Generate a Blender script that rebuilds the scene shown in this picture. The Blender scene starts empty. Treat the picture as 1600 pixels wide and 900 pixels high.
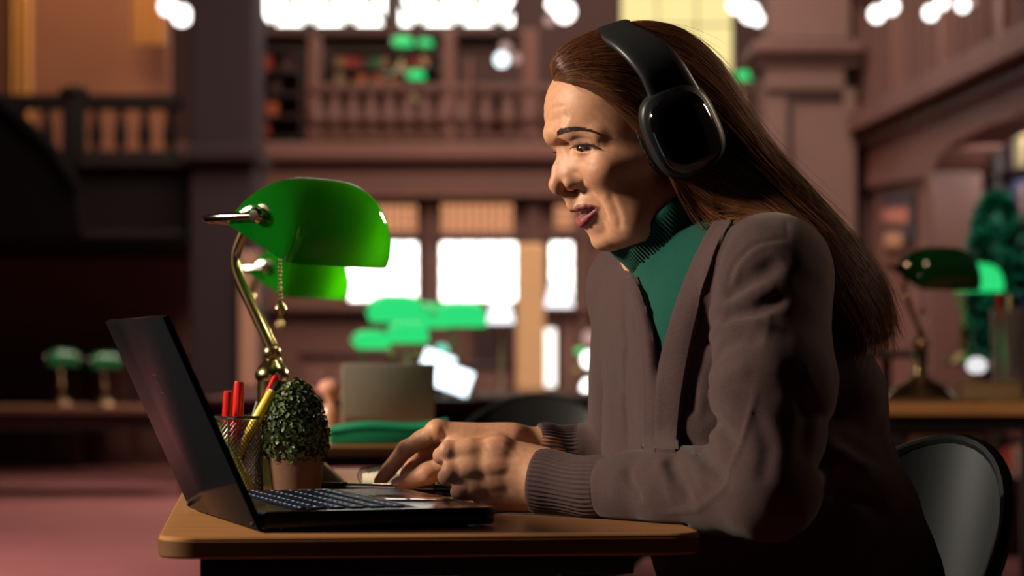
import bpy, bmesh, math, random
import numpy as np
from mathutils import Vector, Matrix, Euler
from mathutils.bvhtree import BVHTree

random.seed(7)
RNG = np.random.default_rng(11)
SC = bpy.context.scene
COL = SC.collection
F = 3700.0          # focal length in pixels of the 1600 px wide frame
ZC = 0.915          # camera height
HOR = 550.0         # horizon row
DESK = 0.74         # desk top height
PI = math.pi


def P(px, py, Y):
    """world point seen at pixel (px, py) at depth Y"""
    return np.array([(px - 800.0) * Y / F, Y, ZC + (HOR - py) * Y / F])


def D(px, py, z=DESK):
    """world point on the level z seen at pixel"""
    Y = F * (ZC - z) / (py - HOR)
    return np.array([(px - 800.0) * Y / F, Y, z])


# ------------------------------------------------------------------ materials
MATS = {}


def mat(name, color, rough=0.5, metal=0.0, spec=0.5, bump=None, var=None, coat=0.0, trans=0.0,
        emit=None, emit_s=0.0, sss=0.0, sheen=0.0, alpha=None, ior=1.45):
    """procedural Principled material. bump=(scale,strength,kind[,distortion]); var=(scale, amount, second colour, stretch)"""
    if name in MATS:
        return MATS[name]
    m = bpy.data.materials.new(name)
    m.use_nodes = True
    nt = m.node_tree
    b = nt.nodes['Principled BSDF']
    b.inputs['Base Color'].default_value = (*color, 1)
    b.inputs['Roughness'].default_value = rough
    b.inputs['Metallic'].default_value = metal
    b.inputs['Specular IOR Level'].default_value = spec
    b.inputs['Coat Weight'].default_value = coat
    b.inputs['Transmission Weight'].default_value = trans
    b.inputs['IOR'].default_value = ior
    b.inputs['Sheen Weight'].default_value = sheen
    if sss:
        b.inputs['Subsurface Weight'].default_value = sss
        b.inputs['Subsurface Radius'].default_value = (1.0, 0.35, 0.2)
        b.inputs['Subsurface Scale'].default_value = 0.004
    if emit is not None:
        b.inputs['Emission Color'].default_value = (*emit, 1)
        b.inputs['Emission Strength'].default_value = emit_s
    tc = None
    if var or bump:
        tc = nt.nodes.new('ShaderNodeTexCoord')
    if var:
        sc_, am, c2 = var[:3]
        st = var[3] if len(var) > 3 else (1, 1, 1)
        mp = nt.nodes.new('ShaderNodeMapping')
        mp.inputs['Scale'].default_value = st
        nt.links.new(tc.outputs['Object'], mp.inputs['Vector'])
        nz = nt.nodes.new('ShaderNodeTexNoise')
        nz.inputs['Scale'].default_value = sc_
        nz.inputs['Detail'].default_value = 6
        nt.links.new(mp.outputs['Vector'], nz.inputs['Vector'])
        rp = nt.nodes.new('ShaderNodeValToRGB')
        rp.color_ramp.elements[0].position = 0.5 - 0.5 * am
        rp.color_ramp.elements[1].position = 0.5 + 0.5 * am
        rp.color_ramp.elements[0].color = (*color, 1)
        rp.color_ramp.elements[1].color = (*c2, 1)
        nt.links.new(nz.outputs['Fac'], rp.inputs['Fac'])
        nt.links.new(rp.outputs['Color'], b.inputs['Base Color'])
    if bump:
        sc_, st, kind = bump[:3]
        if kind == 'noise':
            t = nt.nodes.new('ShaderNodeTexNoise')
            t.inputs['Detail'].default_value = 5
            out = t.outputs['Fac']
        elif kind == 'voronoi':
            t = nt.nodes.new('ShaderNodeTexVoronoi')
            out = t.outputs['Distance']
        else:
            t = nt.nodes.new('ShaderNodeTexWave')
            t.inputs['Distortion'].default_value = bump[3] if len(bump) > 3 else 0
            out = t.outputs['Fac']
        t.inputs['Scale'].default_value = sc_
        nt.links.new(tc.outputs['Object'], t.inputs['Vector'])
        bp = nt.nodes.new('ShaderNodeBump')
        bp.inputs['Strength'].default_value = st
        bp.inputs['Distance'].default_value = 0.002
        nt.links.new(out, bp.inputs['Height'])
        nt.links.new(bp.outputs['Normal'], b.inputs['Normal'])
    MATS[name] = m
    return m


def glow(name, color, strength):
    if name in MATS:
        return MATS[name]
    m = bpy.data.materials.new(name)
    m.use_nodes = True
    nt = m.node_tree
    for n in list(nt.nodes):
        if n.type == 'BSDF_PRINCIPLED':
            nt.nodes.remove(n)
    e = nt.nodes.new('ShaderNodeEmission')
    e.inputs['Color'].default_value = (*color, 1)
    e.inputs['Strength'].default_value = strength
    nt.links.new(e.outputs['Emission'], nt.nodes['Material Output'].inputs['Surface'])
    MATS[name] = m
    return m


# ------------------------------------------------------------------ objects
def link(o, parent=None):
    COL.objects.link(o)
    if parent is not None:
        o.parent = parent
    return o


def tag(o, label=None, cat=None, group=None, kind=None):
    if label:
        o['label'] = label
    if cat:
        o['category'] = cat
    if group:
        o['group'] = group
    if kind:
        o['kind'] = kind
    return o


def thing(name, label, cat, loc=(0, 0, 0), rz=0.0, group=None):
    o = bpy.data.objects.new(name, None)
    o.empty_display_size = 0.05
    link(o)
    o.location = loc
    o.rotation_euler = (0, 0, rz)
    return tag(o, label, cat, group)


def np_mesh(name, v, f, m=None, parent=None, smooth=True, world=False):
    """object from numpy verts / faces (n,3) or (n,4) or list of arrays"""
    me = bpy.data.meshes.new(name)
    fl = [f] if isinstance(f, np.ndarray) else list(f)
    v = np.ascontiguousarray(v, dtype=np.float32)
    me.vertices.add(len(v))
    me.vertices.foreach_set('co', v.ravel())
    loops = np.concatenate([a.ravel() for a in fl]).astype(np.int32)
    tot = np.concatenate([np.full(len(a), a.shape[1], np.int32) for a in fl])
    start = np.concatenate([[0], np.cumsum(tot)[:-1]]).astype(np.int32)
    me.loops.add(len(loops))
    me.loops.foreach_set('vertex_index', loops)
    me.polygons.add(len(tot))
    me.polygons.foreach_set('loop_start', start)
    me.polygons.foreach_set('use_smooth', np.full(len(tot), smooth))
    me.update(calc_edges=True)
    me.validate()
    o = bpy.data.objects.new(name, me)
    if m:
        me.materials.append(m)
    link(o, parent)
    if parent is not None and world:
        o.matrix_parent_inverse = parent_matrix(parent).inverted()
    return o


def parent_matrix(o):
    mtx = Matrix.LocRotScale(o.location, o.rotation_euler, o.scale)
    if o.parent is not None:
        mtx = parent_matrix(o.parent) @ o.matrix_parent_inverse @ mtx
    return mtx


class MB:
    """collects shapes, links them as ONE mesh object"""

    def __init__(self):
        self.bm = bmesh.new()

    def _xf(self, vs, M):
        for v in vs:
            v.co = M @ v.co

    def box(self, c, s, rz=0.0, M=None, bev=0.0, seg=2):
        t = bmesh.new()
        bmesh.ops.create_cube(t, size=1.0)
        for v in t.verts:
            v.co = Vector((v.co.x * s[0], v.co.y * s[1], v.co.z * s[2]))
        if bev > 0:
            bmesh.ops.bevel(t, geom=list(t.edges), offset=bev, segments=seg, profile=0.6, affect='EDGES')
        T = Matrix.Translation(c) @ Matrix.Rotation(rz, 4, 'Z')
        if M is not None:
            T = M @ T
        t.transform(T)
        self._merge(t)
        return self

    def _merge(self, t):
        me = bpy.data.meshes.new('tmp')
        t.to_mesh(me)
        t.free()
        self.bm.from_mesh(me)
        bpy.data.meshes.remove(me)

    def tube(self, pts, r, n=10, cap=True, closed=False):
        pts = [Vector(p) for p in pts]
        rs = r if isinstance(r, (list, tuple, np.ndarray)) else [r] * len(pts)
        t = bmesh.new()
        rings = []
        N = len(pts)
        up = None
        for i in range(N):
            if closed:
                d = (pts[(i + 1) % N] - pts[i - 1]).normalized()
            elif i == 0:
                d = (pts[1] - pts[0]).normalized()
            elif i == N - 1:
                d = (pts[-1] - pts[-2]).normalized()
            else:
                d = ((pts[i + 1] - pts[i]).normalized() + (pts[i] - pts[i - 1]).normalized()).normalized()
            if up is None:
                a = Vector((0, 0, 1)) if abs(d.z) < 0.9 else Vector((1, 0, 0))
                up = (a - d * a.dot(d)).normalized()
            else:
                up = (up - d * up.dot(d)).normalized()
            sd = d.cross(up)
            rings.append([t.verts.new(pts[i] + (up * math.cos(2 * PI * k / n) + sd * math.sin(2 * PI * k / n)) * rs[i]) for k in range(n)])
        M_ = N if closed else N - 1
        for i in range(M_):
            a, b = rings[i], rings[(i + 1) % N]
            for k in range(n):
                t.faces.new((a[k], a[(k + 1) % n], b[(k + 1) % n], b[k]))
        if cap and not closed:
            t.faces.new(list(reversed(rings[0])))
            t.faces.new(rings[-1])
        self._merge(t)
        return self

    def lathe(self, prof, n=32, M=None, sx=1.0, sy=1.0):
        """prof list of (r,z); closed with caps where r>0 at the ends"""
        t = bmesh.new()
        rings = []
        for r, z in prof:
            if r < 1e-6:
                rings.append([t.verts.new((0, 0, z))])
            else:
                rings.append([t.verts.new((sx * r * math.cos(2 * PI * k / n), sy * r * math.sin(2 * PI * k / n), z)) for k in range(n)])
        for a, b in zip(rings, rings[1:]):
            for k in range(n):
                k2 = (k + 1) % n
                if len(a) == 1 and len(b) == 1:
                    continue
                if len(a) == 1:
                    t.faces.new((a[0], b[k2], b[k]))
                elif len(b) == 1:
                    t.faces.new((a[k], a[k2], b[0]))
                else:
                    t.faces.new((a[k], a[k2], b[k2], b[k]))
        if len(rings[0]) > 1:
            t.faces.new(list(reversed(rings[0])))
        if len(rings[-1]) > 1:
            t.faces.new(rings[-1])
        if M is not None:
            t.transform(M)
        self._merge(t)
        return self

    def prism(self, pts2, z0, z1, M=None, bev=0.0, seg=3):
        """polygon (x,y) extruded z0..z1"""
        t = bmesh.new()
        a = [t.verts.new((x, y, z0)) for x, y in pts2]
        b = [t.verts.new((x, y, z1)) for x, y in pts2]
        n = len(pts2)
        t.faces.new(list(reversed(a)))
        t.faces.new(b)
        for k in range(n):
            t.faces.new((a[k], a[(k + 1) % n], b[(k + 1) % n], b[k]))
        bmesh.ops.recalc_face_normals(t, faces=list(t.faces))
        if bev > 0:
            es = [e for e in t.edges if abs(e.verts[0].co.z - e.verts[1].co.z) < 1e-9]
            bmesh.ops.bevel(t, geom=es, offset=bev, segments=seg, profile=0.6, affect='EDGES')
        if M is not None:
            t.transform(M)
        self._merge(t)
        return self

    def grid(self, pts, thick=0.0):
        """pts[i][j] grid surface"""
        t = bmesh.new()
        vs = [[t.verts.new(p) for p in row] for row in pts]
        for i in range(len(vs) - 1):
            for j in range(len(vs[0]) - 1):
                t.faces.new((vs[i][j], vs[i + 1][j], vs[i + 1][j + 1], vs[i][j + 1]))
        bmesh.ops.recalc_face_normals(t, faces=list(t.faces))
        if thick:
            bmesh.ops.solidify(t, geom=list(t.faces), thickness=thick)
        self._merge(t)
        return self

    def sphere(self, c, r, M=None, u=20, v=12, s=(1, 1, 1)):
        t = bmesh.new()
        bmesh.ops.create_uvsphere(t, u_segments=u, v_segments=v, radius=r)
        T = Matrix.Translation(c) @ Matrix.Diagonal((*s, 1))
        if M is not None:
            T = M @ T
        t.transform(T)
        self._merge(t)
        return self

    def build(self, name, m, parent=None, smooth=True, world=False, sharp=35):
        me = bpy.data.meshes.new(name)
        bmesh.ops.recalc_face_normals(self.bm, faces=list(self.bm.faces))
        for f in self.bm.faces:
            f.smooth = smooth
        if smooth:
            for e in self.bm.edges:
                if len(e.link_faces) == 2 and e.calc_face_angle(0) > math.radians(sharp):
                    e.smooth = False
        self.bm.to_mesh(me)
        self.bm.free()
        if m:
            me.materials.append(m)
        o = bpy.data.objects.new(name, me)
        link(o, parent)
        if parent is not None and world:
            o.matrix_parent_inverse = parent_matrix(parent).inverted()
        return o


def copy_tree(o, parent=None):
    c = o.copy()
    COL.objects.link(c)
    if parent is not None:
        c.parent = parent
    for ch in list(o.children):
        copy_tree(ch, c)
    return c


def smoothpath(pts, n=8):
    """Catmull-Rom through points"""
    p = np.asarray(pts, float)
    q = np.vstack([2 * p[0] - p[1], p, 2 * p[-1] - p[-2]])
    out = []
    for i in range(1, len(q) - 2):
        for t in np.linspace(0, 1, n, endpoint=False):
            a, b, c, d = q[i - 1], q[i], q[i + 1], q[i + 2]
            out.append(0.5 * ((2 * b) + (-a + c) * t + (2 * a - 5 * b + 4 * c - d) * t * t + (-a + 3 * b - 3 * c + d) * t ** 3))
    out.append(p[-1])
    return np.array(out)


# ------------------------------------------------------------------ implicit surfaces -> one continuous mesh
class Sdf:
    def __init__(self):
        self.ops = []

    @staticmethod
    def _cap(a, b, ra, rb):
        a = np.asarray(a, float); b = np.asarray(b, float)
        ab = b - a
        L2 = max(float(ab @ ab), 1e-12)

        def f(p):
            q = p - a
            t = np.clip((q @ ab) / L2, 0, 1)
            dd = q - t[:, None] * ab
            return np.sqrt(np.einsum('ij,ij->i', dd, dd)) - (ra + (rb - ra) * t)
        return f

    @staticmethod
    def _ell(c, r, R=None):
        c = np.asarray(c, float); r = np.asarray(r, float)
        R = np.eye(3) if R is None else np.asarray(R, float)   # columns: local axes

        def f(p):
            q = (p - c) @ R
            k0 = np.sqrt((((q / r)) ** 2).sum(1))
            k1 = np.sqrt((((q / (r * r))) ** 2).sum(1))
            return k0 * (k0 - 1.0) / np.maximum(k1, 1e-9)
        return f

    @staticmethod
    def _ecap(a, b, ra, rb, ax, sq):
        """capsule flattened along axis ax: the radius along ax is multiplied by sq (<1)"""
        a = np.asarray(a, float); b = np.asarray(b, float); ax = np.asarray(ax, float)
        ax = ax / np.linalg.norm(ax)
        ab = b - a
        L2 = max(float(ab @ ab), 1e-12)

        def f(p):
            q = p - a
            t = np.clip((q @ ab) / L2, 0, 1)
            dd = q - t[:, None] * ab
            h = dd @ ax
            pl = dd - h[:, None] * ax
            r = ra + (rb - ra) * t
            k0 = np.sqrt(np.einsum('ij,ij->i', pl, pl) + (h / sq) ** 2)
            return (k0 - r) * (sq ** 0.5 if sq < 1 else 1.0)
        return f

    def cap(self, a, b, ra, rb=None, k=0.01, op='add'):
        self.ops.append((op, self._cap(a, b, ra, ra if rb is None else rb), k)); return self

    def chain(self, pts, rs, k=0.01, op='add'):
        for i in range(len(pts) - 1):
            self.cap(pts[i], pts[i + 1], rs[i], rs[i + 1], k, op)
        return self

    def ell(self, c, r, R=None, k=0.01, op='add'):
        self.ops.append((op, self._ell(c, r, R), k)); return self

    def ecap(self, a, b, ra, rb, ax, sq, k=0.01, op='add'):
        self.ops.append((op, self._ecap(a, b, ra, rb, ax, sq), k)); return self

    def crease(self, pts, depth, width, taper=True):
        """a groove (depth > 0) or ridge (depth < 0) along a polyline"""
        a = np.asarray(pts, float)
        n = len(a)
        seg = a[1:] - a[:-1]
        L = np.linalg.norm(seg, axis=1); acc = np.concatenate([[0], np.cumsum(L)]); tot = acc[-1]

        def f(p):
            best = np.full(len(p), 9.0); par = np.zeros(len(p))
            for i in range(n - 1):
                q = p - a[i]
                t = np.clip((q @ seg[i]) / (L[i] ** 2 + 1e-12), 0, 1)
                dd = q - t[:, None] * seg[i]
                e = np.sqrt(np.einsum('ij,ij->i', dd, dd))
                w = e < best
                best = np.where(w, e, best); par = np.where(w, acc[i] + t * L[i], par)
            g = np.exp(-(best / width) ** 2) * depth
            if taper:
                u = par / tot
                g = g * np.clip(np.minimum(u, 1 - u) * 5 + .12, 0, 1)
            return g
        c = (a.min(0) + a.max(0)) / 2
        self.ops.append(('disp', f, (c, np.linalg.norm(a - c, axis=1).max() + width * 2.6)))
        return self

    def func(self, f, k=0.0, op='add'):
        self.ops.append((op, f, k)); return self

    def eval(self, p, ops=None):
        d = None
        for op, f, k in (self.ops if ops is None else ops):
            e = f(p)
            if d is None:
                d = e
                continue
            if op == 'add':
                if k > 0:
                    h = np.maximum(k - np.abs(d - e), 0) / k
                    d = np.minimum(d, e) - h * h * k * 0.25
                else:
                    d = np.minimum(d, e)
            elif op == 'sub':
                e = -e
                if k > 0:
                    h = np.maximum(k - np.abs(d - e), 0) / k
                    d = np.maximum(d, e) + h * h * k * 0.25
                else:
                    d = np.maximum(d, e)
            elif op == 'int':
                if k > 0:
                    h = np.maximum(k - np.abs(d - e), 0) / k
                    d = np.maximum(d, e) + h * h * k * 0.25
                else:
                    d = np.maximum(d, e)
            elif op == 'disp':
                d = d + e
        return d

    def mesh(self, lo, hi, h, B=16):
        lo = np.asarray(lo, float); hi = np.asarray(hi, float)
        nb = np.ceil((hi - lo) / (B * h)).astype(int)
        gx, gy, gz = np.meshgrid(*[np.arange(n) for n in nb], indexing='ij')
        bi = np.stack([gx.ravel(), gy.ravel(), gz.ravel()], 1)
        cen = lo + (bi + 0.5) * B * h
        hd = 0.5 * B * h * math.sqrt(3)
        vals = np.stack([f(cen) for _, f, _ in self.ops], 1)
        tot = self.eval(cen)
        isadd = np.array([o[0] == 'add' for o in self.ops])
        act = np.abs(tot) < hd * 1.7 + 0.006
        mn = vals[:, isadd].min(1)
        n1 = nb * B + 1
        SX, SY = n1[1] * n1[2], n1[2]
        ax = np.arange(B + 1)
        ii, jj, kk = np.meshgrid(ax, ax, ax, indexing='ij')
        loc = np.stack([ii.ravel(), jj.ravel(), kk.ravel()], 1)
        cellv, cellid, quads = [], [], []
        for b in np.nonzero(act)[0]:
            ops = []
            for i, o in enumerate(self.ops):
                if o[0] == 'add':
                    if vals[b, i] <= mn[b] + 2.4 * hd + o[2] or i == 0:
                        ops.append(o)
                elif o[0] == 'disp' and o[2]:
                    if np.linalg.norm(cen[b] - o[2][0]) < o[2][1] + hd:
                        ops.append(o)
                elif o[0] == 'sub':
                    if vals[b, i] <= hd * 1.3 + o[2] + 0.004:
                        ops.append(o)
                else:
                    ops.append(o)
            base = bi[b] * B
            d = self.eval(lo + (base + loc) * h, ops).reshape(B + 1, B + 1, B + 1)
            s = d < 0
            if s.all() or not s.any():
                continue
            # cells
            c8 = [s[x:B + x, y:B + y, z:B + z] for x in (0, 1) for y in (0, 1) for z in (0, 1)]
            cnt = sum(c.astype(np.int8) for c in c8)
            mix = (cnt > 0) & (cnt < 8)
            ci = np.argwhere(mix)
            if len(ci):
                acc = np.zeros((len(ci), 3)); num = np.zeros(len(ci))
                for axn in range(3):
                    o2 = [a for a in range(3) if a != axn]
                    for u in (0, 1):
                        for w in (0, 1):
                            off = np.zeros(3, int); off[o2[0]] = u; off[o2[1]] = w
                            p0 = ci + off
                            p1 = p0.copy(); p1[:, axn] += 1
                            a = d[p0[:, 0], p0[:, 1], p0[:, 2]]; c = d[p1[:, 0], p1[:, 1], p1[:, 2]]
                            cr = (a < 0) != (c < 0)
                            t = np.where(cr, a / np.where(a == c, 1, a - c), 0)
                            q = p0.astype(float); q[:, axn] += t
                            acc += np.where(cr[:, None], q, 0); num += cr
                cellv.append(lo + (base + acc / num[:, None]) * h)
                g = base + ci
                cellid.append(g[:, 0] * SX + g[:, 1] * SY + g[:, 2])
            # edges owned by this block
            for axn in range(3):
                sl0 = [slice(0, B)] * 3; sl1 = [slice(0, B)] * 3
                sl1[axn] = slice(1, B + 1)
                a = s[tuple(sl0)]; c = s[tuple(sl1)]
                e = np.argwhere(a != c)
                if not len(e):
                    continue
                flip = a[e[:, 0], e[:, 1], e[:, 2]]
                g = base + e
                o2 = [(axn + 1) % 3, (axn + 2) % 3]
                st = [SX, SY, 1]
                i0 = g[:, 0] * SX + g[:, 1] * SY + g[:, 2]
                q = np.stack([i0 - st[o2[0]] - st[o2[1]], i0 - st[o2[1]], i0, i0 - st[o2[0]]], 1)
                q[~flip] = q[~flip][:, ::-1]
                quads.append(q)
        V = np.concatenate(cellv); I = np.concatenate(cellid); Q = np.concatenate(quads)
        o = np.argsort(I); I = I[o]; V = V[o]
        pos = np.searchsorted(I, Q)
        pos = np.clip(pos, 0, len(I) - 1)
        ok = (I[pos] == Q).all(1)
        return V, pos[ok].astype(np.int32)


def laplace(V, Q, it=2, lam=0.5):
    e = np.concatenate([Q[:, [0, 1]], Q[:, [1, 2]], Q[:, [2, 3]], Q[:, [3, 0]]])
    for _ in range(it):
        s = np.zeros_like(V); n = np.zeros(len(V))
        for a in range(3):
            s[:, a] = np.bincount(e[:, 0], V[e[:, 1], a], len(V)) + np.bincount(e[:, 1], V[e[:, 0], a], len(V))
        n = np.bincount(e[:, 0], minlength=len(V)) + np.bincount(e[:, 1], minlength=len(V))
        V = V + lam * (s / np.maximum(n, 1)[:, None] - V)
    return V


def set_attr(o, name, arr, kind='FLOAT'):
    me = o.data
    at = me.attributes.new(name, kind, 'POINT')
    if kind == 'FLOAT':
        at.data.foreach_set('value', np.ascontiguousarray(arr, np.float32).ravel())
    elif kind == 'FLOAT_VECTOR':
        at.data.foreach_set('vector', np.ascontiguousarray(arr, np.float32).ravel())
    else:
        at.data.foreach_set('color', np.ascontiguousarray(arr, np.float32).ravel())


# ------------------------------------------------------------------ camera
def make_camera(crop=None):
    cam = bpy.data.cameras.new('camera')
    co = bpy.data.objects.new('camera', cam)
    link(co)
    co.location = (0, 0, ZC)
    co.rotation_euler = (PI / 2, 0, 0)
    cam.sensor_width = 36
    cam.sensor_fit = 'HORIZONTAL'
    if crop is None:
        cam.lens = F * 36 / 1600
        cam.shift_x = 0
        cam.shift_y = (HOR - 450) / 1600
    else:
        x0, y0, x1, y1 = crop
        w = x1 - x0
        cam.lens = F * 36 / w
        cam.shift_x = ((x0 + x1) / 2 - 800) / w
        cam.shift_y = (HOR - (y0 + y1) / 2) / w
    cam.clip_end = 200
    cam.dof.use_dof = True
    cam.dof.focus_distance = 2.60
    cam.dof.aperture_fstop = (cam.lens / 1000) / 0.0175
    SC.camera = co
    return co
# =================================================================== the seated woman
HC = P(1000, 200, 2.56)
YAW, PIT = math.radians(16), math.radians(14)
FWD = np.array([-math.cos(YAW) * math.cos(PIT), -math.sin(YAW) * math.cos(PIT), -math.sin(PIT)])
LAT = np.array([math.sin(YAW), -math.cos(YAW), 0.0])
UPV = np.array([-math.cos(YAW) * math.sin(PIT), -math.sin(YAW) * math.sin(PIT), math.cos(PIT)])
HR = np.stack([FWD, LAT, UPV], 1)


def H(px, py, w=0.0):
    """point of the head seen at a pixel, w metres off the mid plane towards the camera side"""
    px = np.asarray(px, float); py = np.asarray(py, float); w = np.asarray(w, float)
    d = np.stack(np.broadcast_arrays((px - 800) / F, np.ones_like(px), (HOR - py) / F), -1)
    o = np.array([0, 0, ZC])
    t = (w + (HC - o) @ LAT) / (d @ LAT)
    return o + d * t[..., None]


def MIR(p):
    p = np.asarray(p, float)
    return p - 2 * ((p - HC) @ LAT)[..., None] * LAT


def both(fn):
    fn(lambda p: p)
    fn(MIR)


def FL(a, b, c):
    """head frame columns turned: helper for ellipsoid radii order forward, lateral, up"""
    return (a, b, c)


body = Sdf()


def on(px, py, push=0.0, sdf=None, y0=2.25, y1=2.75):
    """points on the body surface built so far seen at pixels (push > 0 lifts them off the skin)"""
    px = np.atleast_1d(np.asarray(px, float)); py = np.atleast_1d(np.asarray(py, float))
    d = np.stack([(px - 800) / F, np.ones_like(px), (HOR - py) / F], 1)
    t = np.full(len(px), y0)
    sdf = sdf or body
    o = np.array([0, 0, ZC])
    for _ in range(90):
        e = sdf.eval(o + d * t[:, None])
        t = np.minimum(t + np.clip(e, -.004, .02) * .7, y1)
    return o + d * (t - push)[:, None]


def on_many(items, **kw):
    """trace the pixel polylines of all creases at once"""
    al = np.concatenate([np.asarray(g, float) for g, _, _ in items])
    q_ = on(al[:, 0], al[:, 1], **kw)
    out = []; i = 0
    for g, a, w in items:
        out.append((q_[i:i + len(g)], a, w)); i += len(g)
    return out


# skull and face
body.ell(H(994, 168), FL(.092, .073, .076), HR)
body.ell(H(917, 176), FL(.039, .056, .046), HR, k=.03)
body.ell(H(975, 295), FL(.047, .047, .060), HR, k=.025)
for sgn in (1, -1):
    S = (lambda p: p) if sgn == 1 else MIR
    # temple, cheek bone, jaw
    body.ell(S(H(985, 215, .046)), FL(.035, .020, .035), HR, k=.02)
    body.ell(S(H(938, 268, .036)), FL(.019, .020, .019), HR, k=.018)
    body.cap(S(H(954, 262, .046)), S(H(1025, 242, .060)), .014, .012, k=.02)
    body.cap(S(H(1066, 292, .046)), S(H(994, 346, .036)), .016, .016, k=.022)
    body.cap(S(H(994, 346, .036)), S(H(957, 370, .013)), .016, .0112, k=.018)
    body.ell(S(H(985, 310, .038)), FL(.028, .016, .030), HR, k=.02)
# muzzle and chin
body.ell(H(925, 322), FL(.0225, .0235, .024), HR, k=.014)
body.ell(H(943.5, 374), FL(.0135, .0165, .0115), HR, k=.008)
body.ell(H(936, 353), FL(.0125, .020, .010), HR, k=.008)
# brow ridge
for sgn in (1, -1):
    S = (lambda p: p) if sgn == 1 else MIR
    body.cap(S(H(868, 209, .006)), S(H(893, 204, .030)), .0085, .0085, k=.012)
    body.cap(S(H(893, 204, .030)), S(H(932, 212, .050)), .0085, .0075, k=.012)
    # socket hollow
    body.ell(S(H(886, 231, .0185)), FL(.0075, .0065, .0095), HR, k=.010, op='sub')
    body.ell(S(H(904, 231, .034)), FL(.0065, .013, .0085), HR, k=.010, op='sub')
# nose
body.chain([H(885, 214), H(882, 238), H(874, 264), H(869.5, 288.5)], [.0070, .0060, .0066, .0088], k=.006)
for sgn in (1, -1):
    S = (lambda p: p) if sgn == 1 else MIR
    body.cap(S(H(892, 238, .008)), S(H(889, 272, .0115)), .0075, .0085, k=.009)
    body.ell(S(H(896, 284, .0145)), FL(.0112, .0060, .0080), HR, k=.003)
    body.cap(S(H(905, 280, .0165)), S(H(908, 289, .0155)), .0045, .004, k=.004)
body.cap(H(873, 297), H(888, 304), .0050, .0050, k=.006)
COLU = (H(874, 298), H(889, 304))
for S in ((lambda p: p), MIR):
    body.ell(S(H(915, 262, .0205)), FL(.0140, .0120, .0170), HR, k=.012)
# philtrum skin above lip
body.cap(H(893, 312), H(894, 320), .0060, .0060, k=.008)
# eye lids
EYE_C = H(918.5, 231, .0310)
EYE_R = .0122
for sgn in (1, -1):
    S = (lambda p: p) if sgn == 1 else MIR
    body.ell(S(EYE_C), FL(.0137, .0145, .0137), HR, k=.007)
    body.cap(S(H(899, 215, .021)), S(H(905, 215, .032)), .0070, .0075, k=.008)
    body.cap(S(H(905, 215, .032)), S(H(929, 220, .044)), .0075, .0060, k=.008)
# mouth opening then lips
MTH = on([904, 914, 925, 935], [335.5, 332.5, 328.5, 325], -.002)
UL = [H(899.5, 327), *on([904, 913, 924, 936], [325, 323, 322.5, 324.5], -.0012)]
LL = [H(909, 349), *on([913, 919, 927, 936], [346, 340.5, 333, 325.5], -.0014)]
URr = [.0032, .0032, .0028, .0022, .0009]
LRr = [.0046, .0043, .0036, .0025, .0009]
for sgn in (1, -1):
    S = (lambda p: p) if sgn == 1 else MIR
    body.ecap(S(H(897, 338, .0)), S(MTH[0]), .0080, .0072, UPV, .7, k=.002, op='sub')
    body.ecap(S(MTH[0]), S(MTH[2]), .0072, .0045, UPV, .7, k=.002, op='sub')
    body.ecap(S(MTH[2]), S(MTH[3]), .0045, .0012, UPV, .7, k=.002, op='sub')
    body.chain([S(q) for q in UL], URr, k=.0018)
    body.chain([S(q) for q in LL], LRr, k=.0018)
# nostrils, eye slits, folds: traced on to the skin, then mirrored
GR = [
    ([(891, 222), (899, 217), (912, 216.5), (924, 219), (934, 225)], .0010, .0020),
    ([(896, 241), (906, 245), (920, 241)], 0.00088, .0022),
    ([(893, 267), (903, 271), (911, 280), (911, 292)], .0026, .0022),
    ([(912, 292), (924, 300), (936, 313), (945, 330), (952, 348)], 0.00243, .0030),
    ([(940, 305), (947, 320), (953, 336)], -.0006, .0045),
    ([(951, 300), (960, 318), (968, 340), (969, 362)], .0011, .0036),
    ([(959, 305), (972, 330), (978, 352)], -.0005, .005),
    ([(932, 224), (944, 220), (960, 215)], 0.00066, .0012),
    ([(933, 228), (946, 229), (960, 233)], 0.00055, .0012),
    ([(934, 233), (944, 237), (953, 243)], 0.00044, .0012),
    ([(855, 191), (866, 187), (882, 185)], 0.00066, .0016),
    ([(857, 172), (868, 168), (886, 165)], 0.00066, .0016),
    ([(860, 156), (870, 152), (884, 150)], 0.00044, .0016),
    ([(880, 174), (885, 184), (880, 197)], 0.00099, .0022),
    ([(905, 250), (918, 258), (934, 262)], 0.00055, .003),
]
done = on_many(GR)
SLU = [(893.5, 231.5), (900, 228.5), (910, 226.5), (921, 225.5), (930, 227.5)]
SLL = [(893.5, 232.5), (901, 235.5), (910, 237.5), (921, 235), (930, 228.5)]
slu = on(*np.array(SLU).T); sll = on(*np.array(SLL).T)
nos = on([881, 891], [297, 296], -.0002)
LIDTOP = slu
for sgn in (1, -1):
    S = (lambda p: p) if sgn == 1 else MIR
    for g, a_, w_ in done:
        body.crease([S(x) for x in g], a_, w_)
    body.cap(S(nos[0]), S(nos[1]), .0020, .0026, k=.0015, op='sub')
    for i in range(1, 4):
        m = (slu[i] + sll[i]) / 2; hgt = np.linalg.norm(slu[i] - sll[i]) / 2
        m0 = (slu[i - 1] + sll[i - 1]) / 2; m2 = (slu[i + 1] + sll[i + 1]) / 2
        h0 = np.linalg.norm(slu[i - 1] - sll[i - 1]) / 2
        inn = EYE_C - m; inn /= np.linalg.norm(inn)
        body.cap(S(m0 + inn * .001), S(m + inn * .001), max(h0, .0008), hgt, k=.0008, op='sub')
    body.cap(S(m + inn * .001), S(m2 + inn * .001), hgt, .0008, k=.0008, op='sub')
body.cap(*COLU, .0036, .0036, k=.003)
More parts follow.
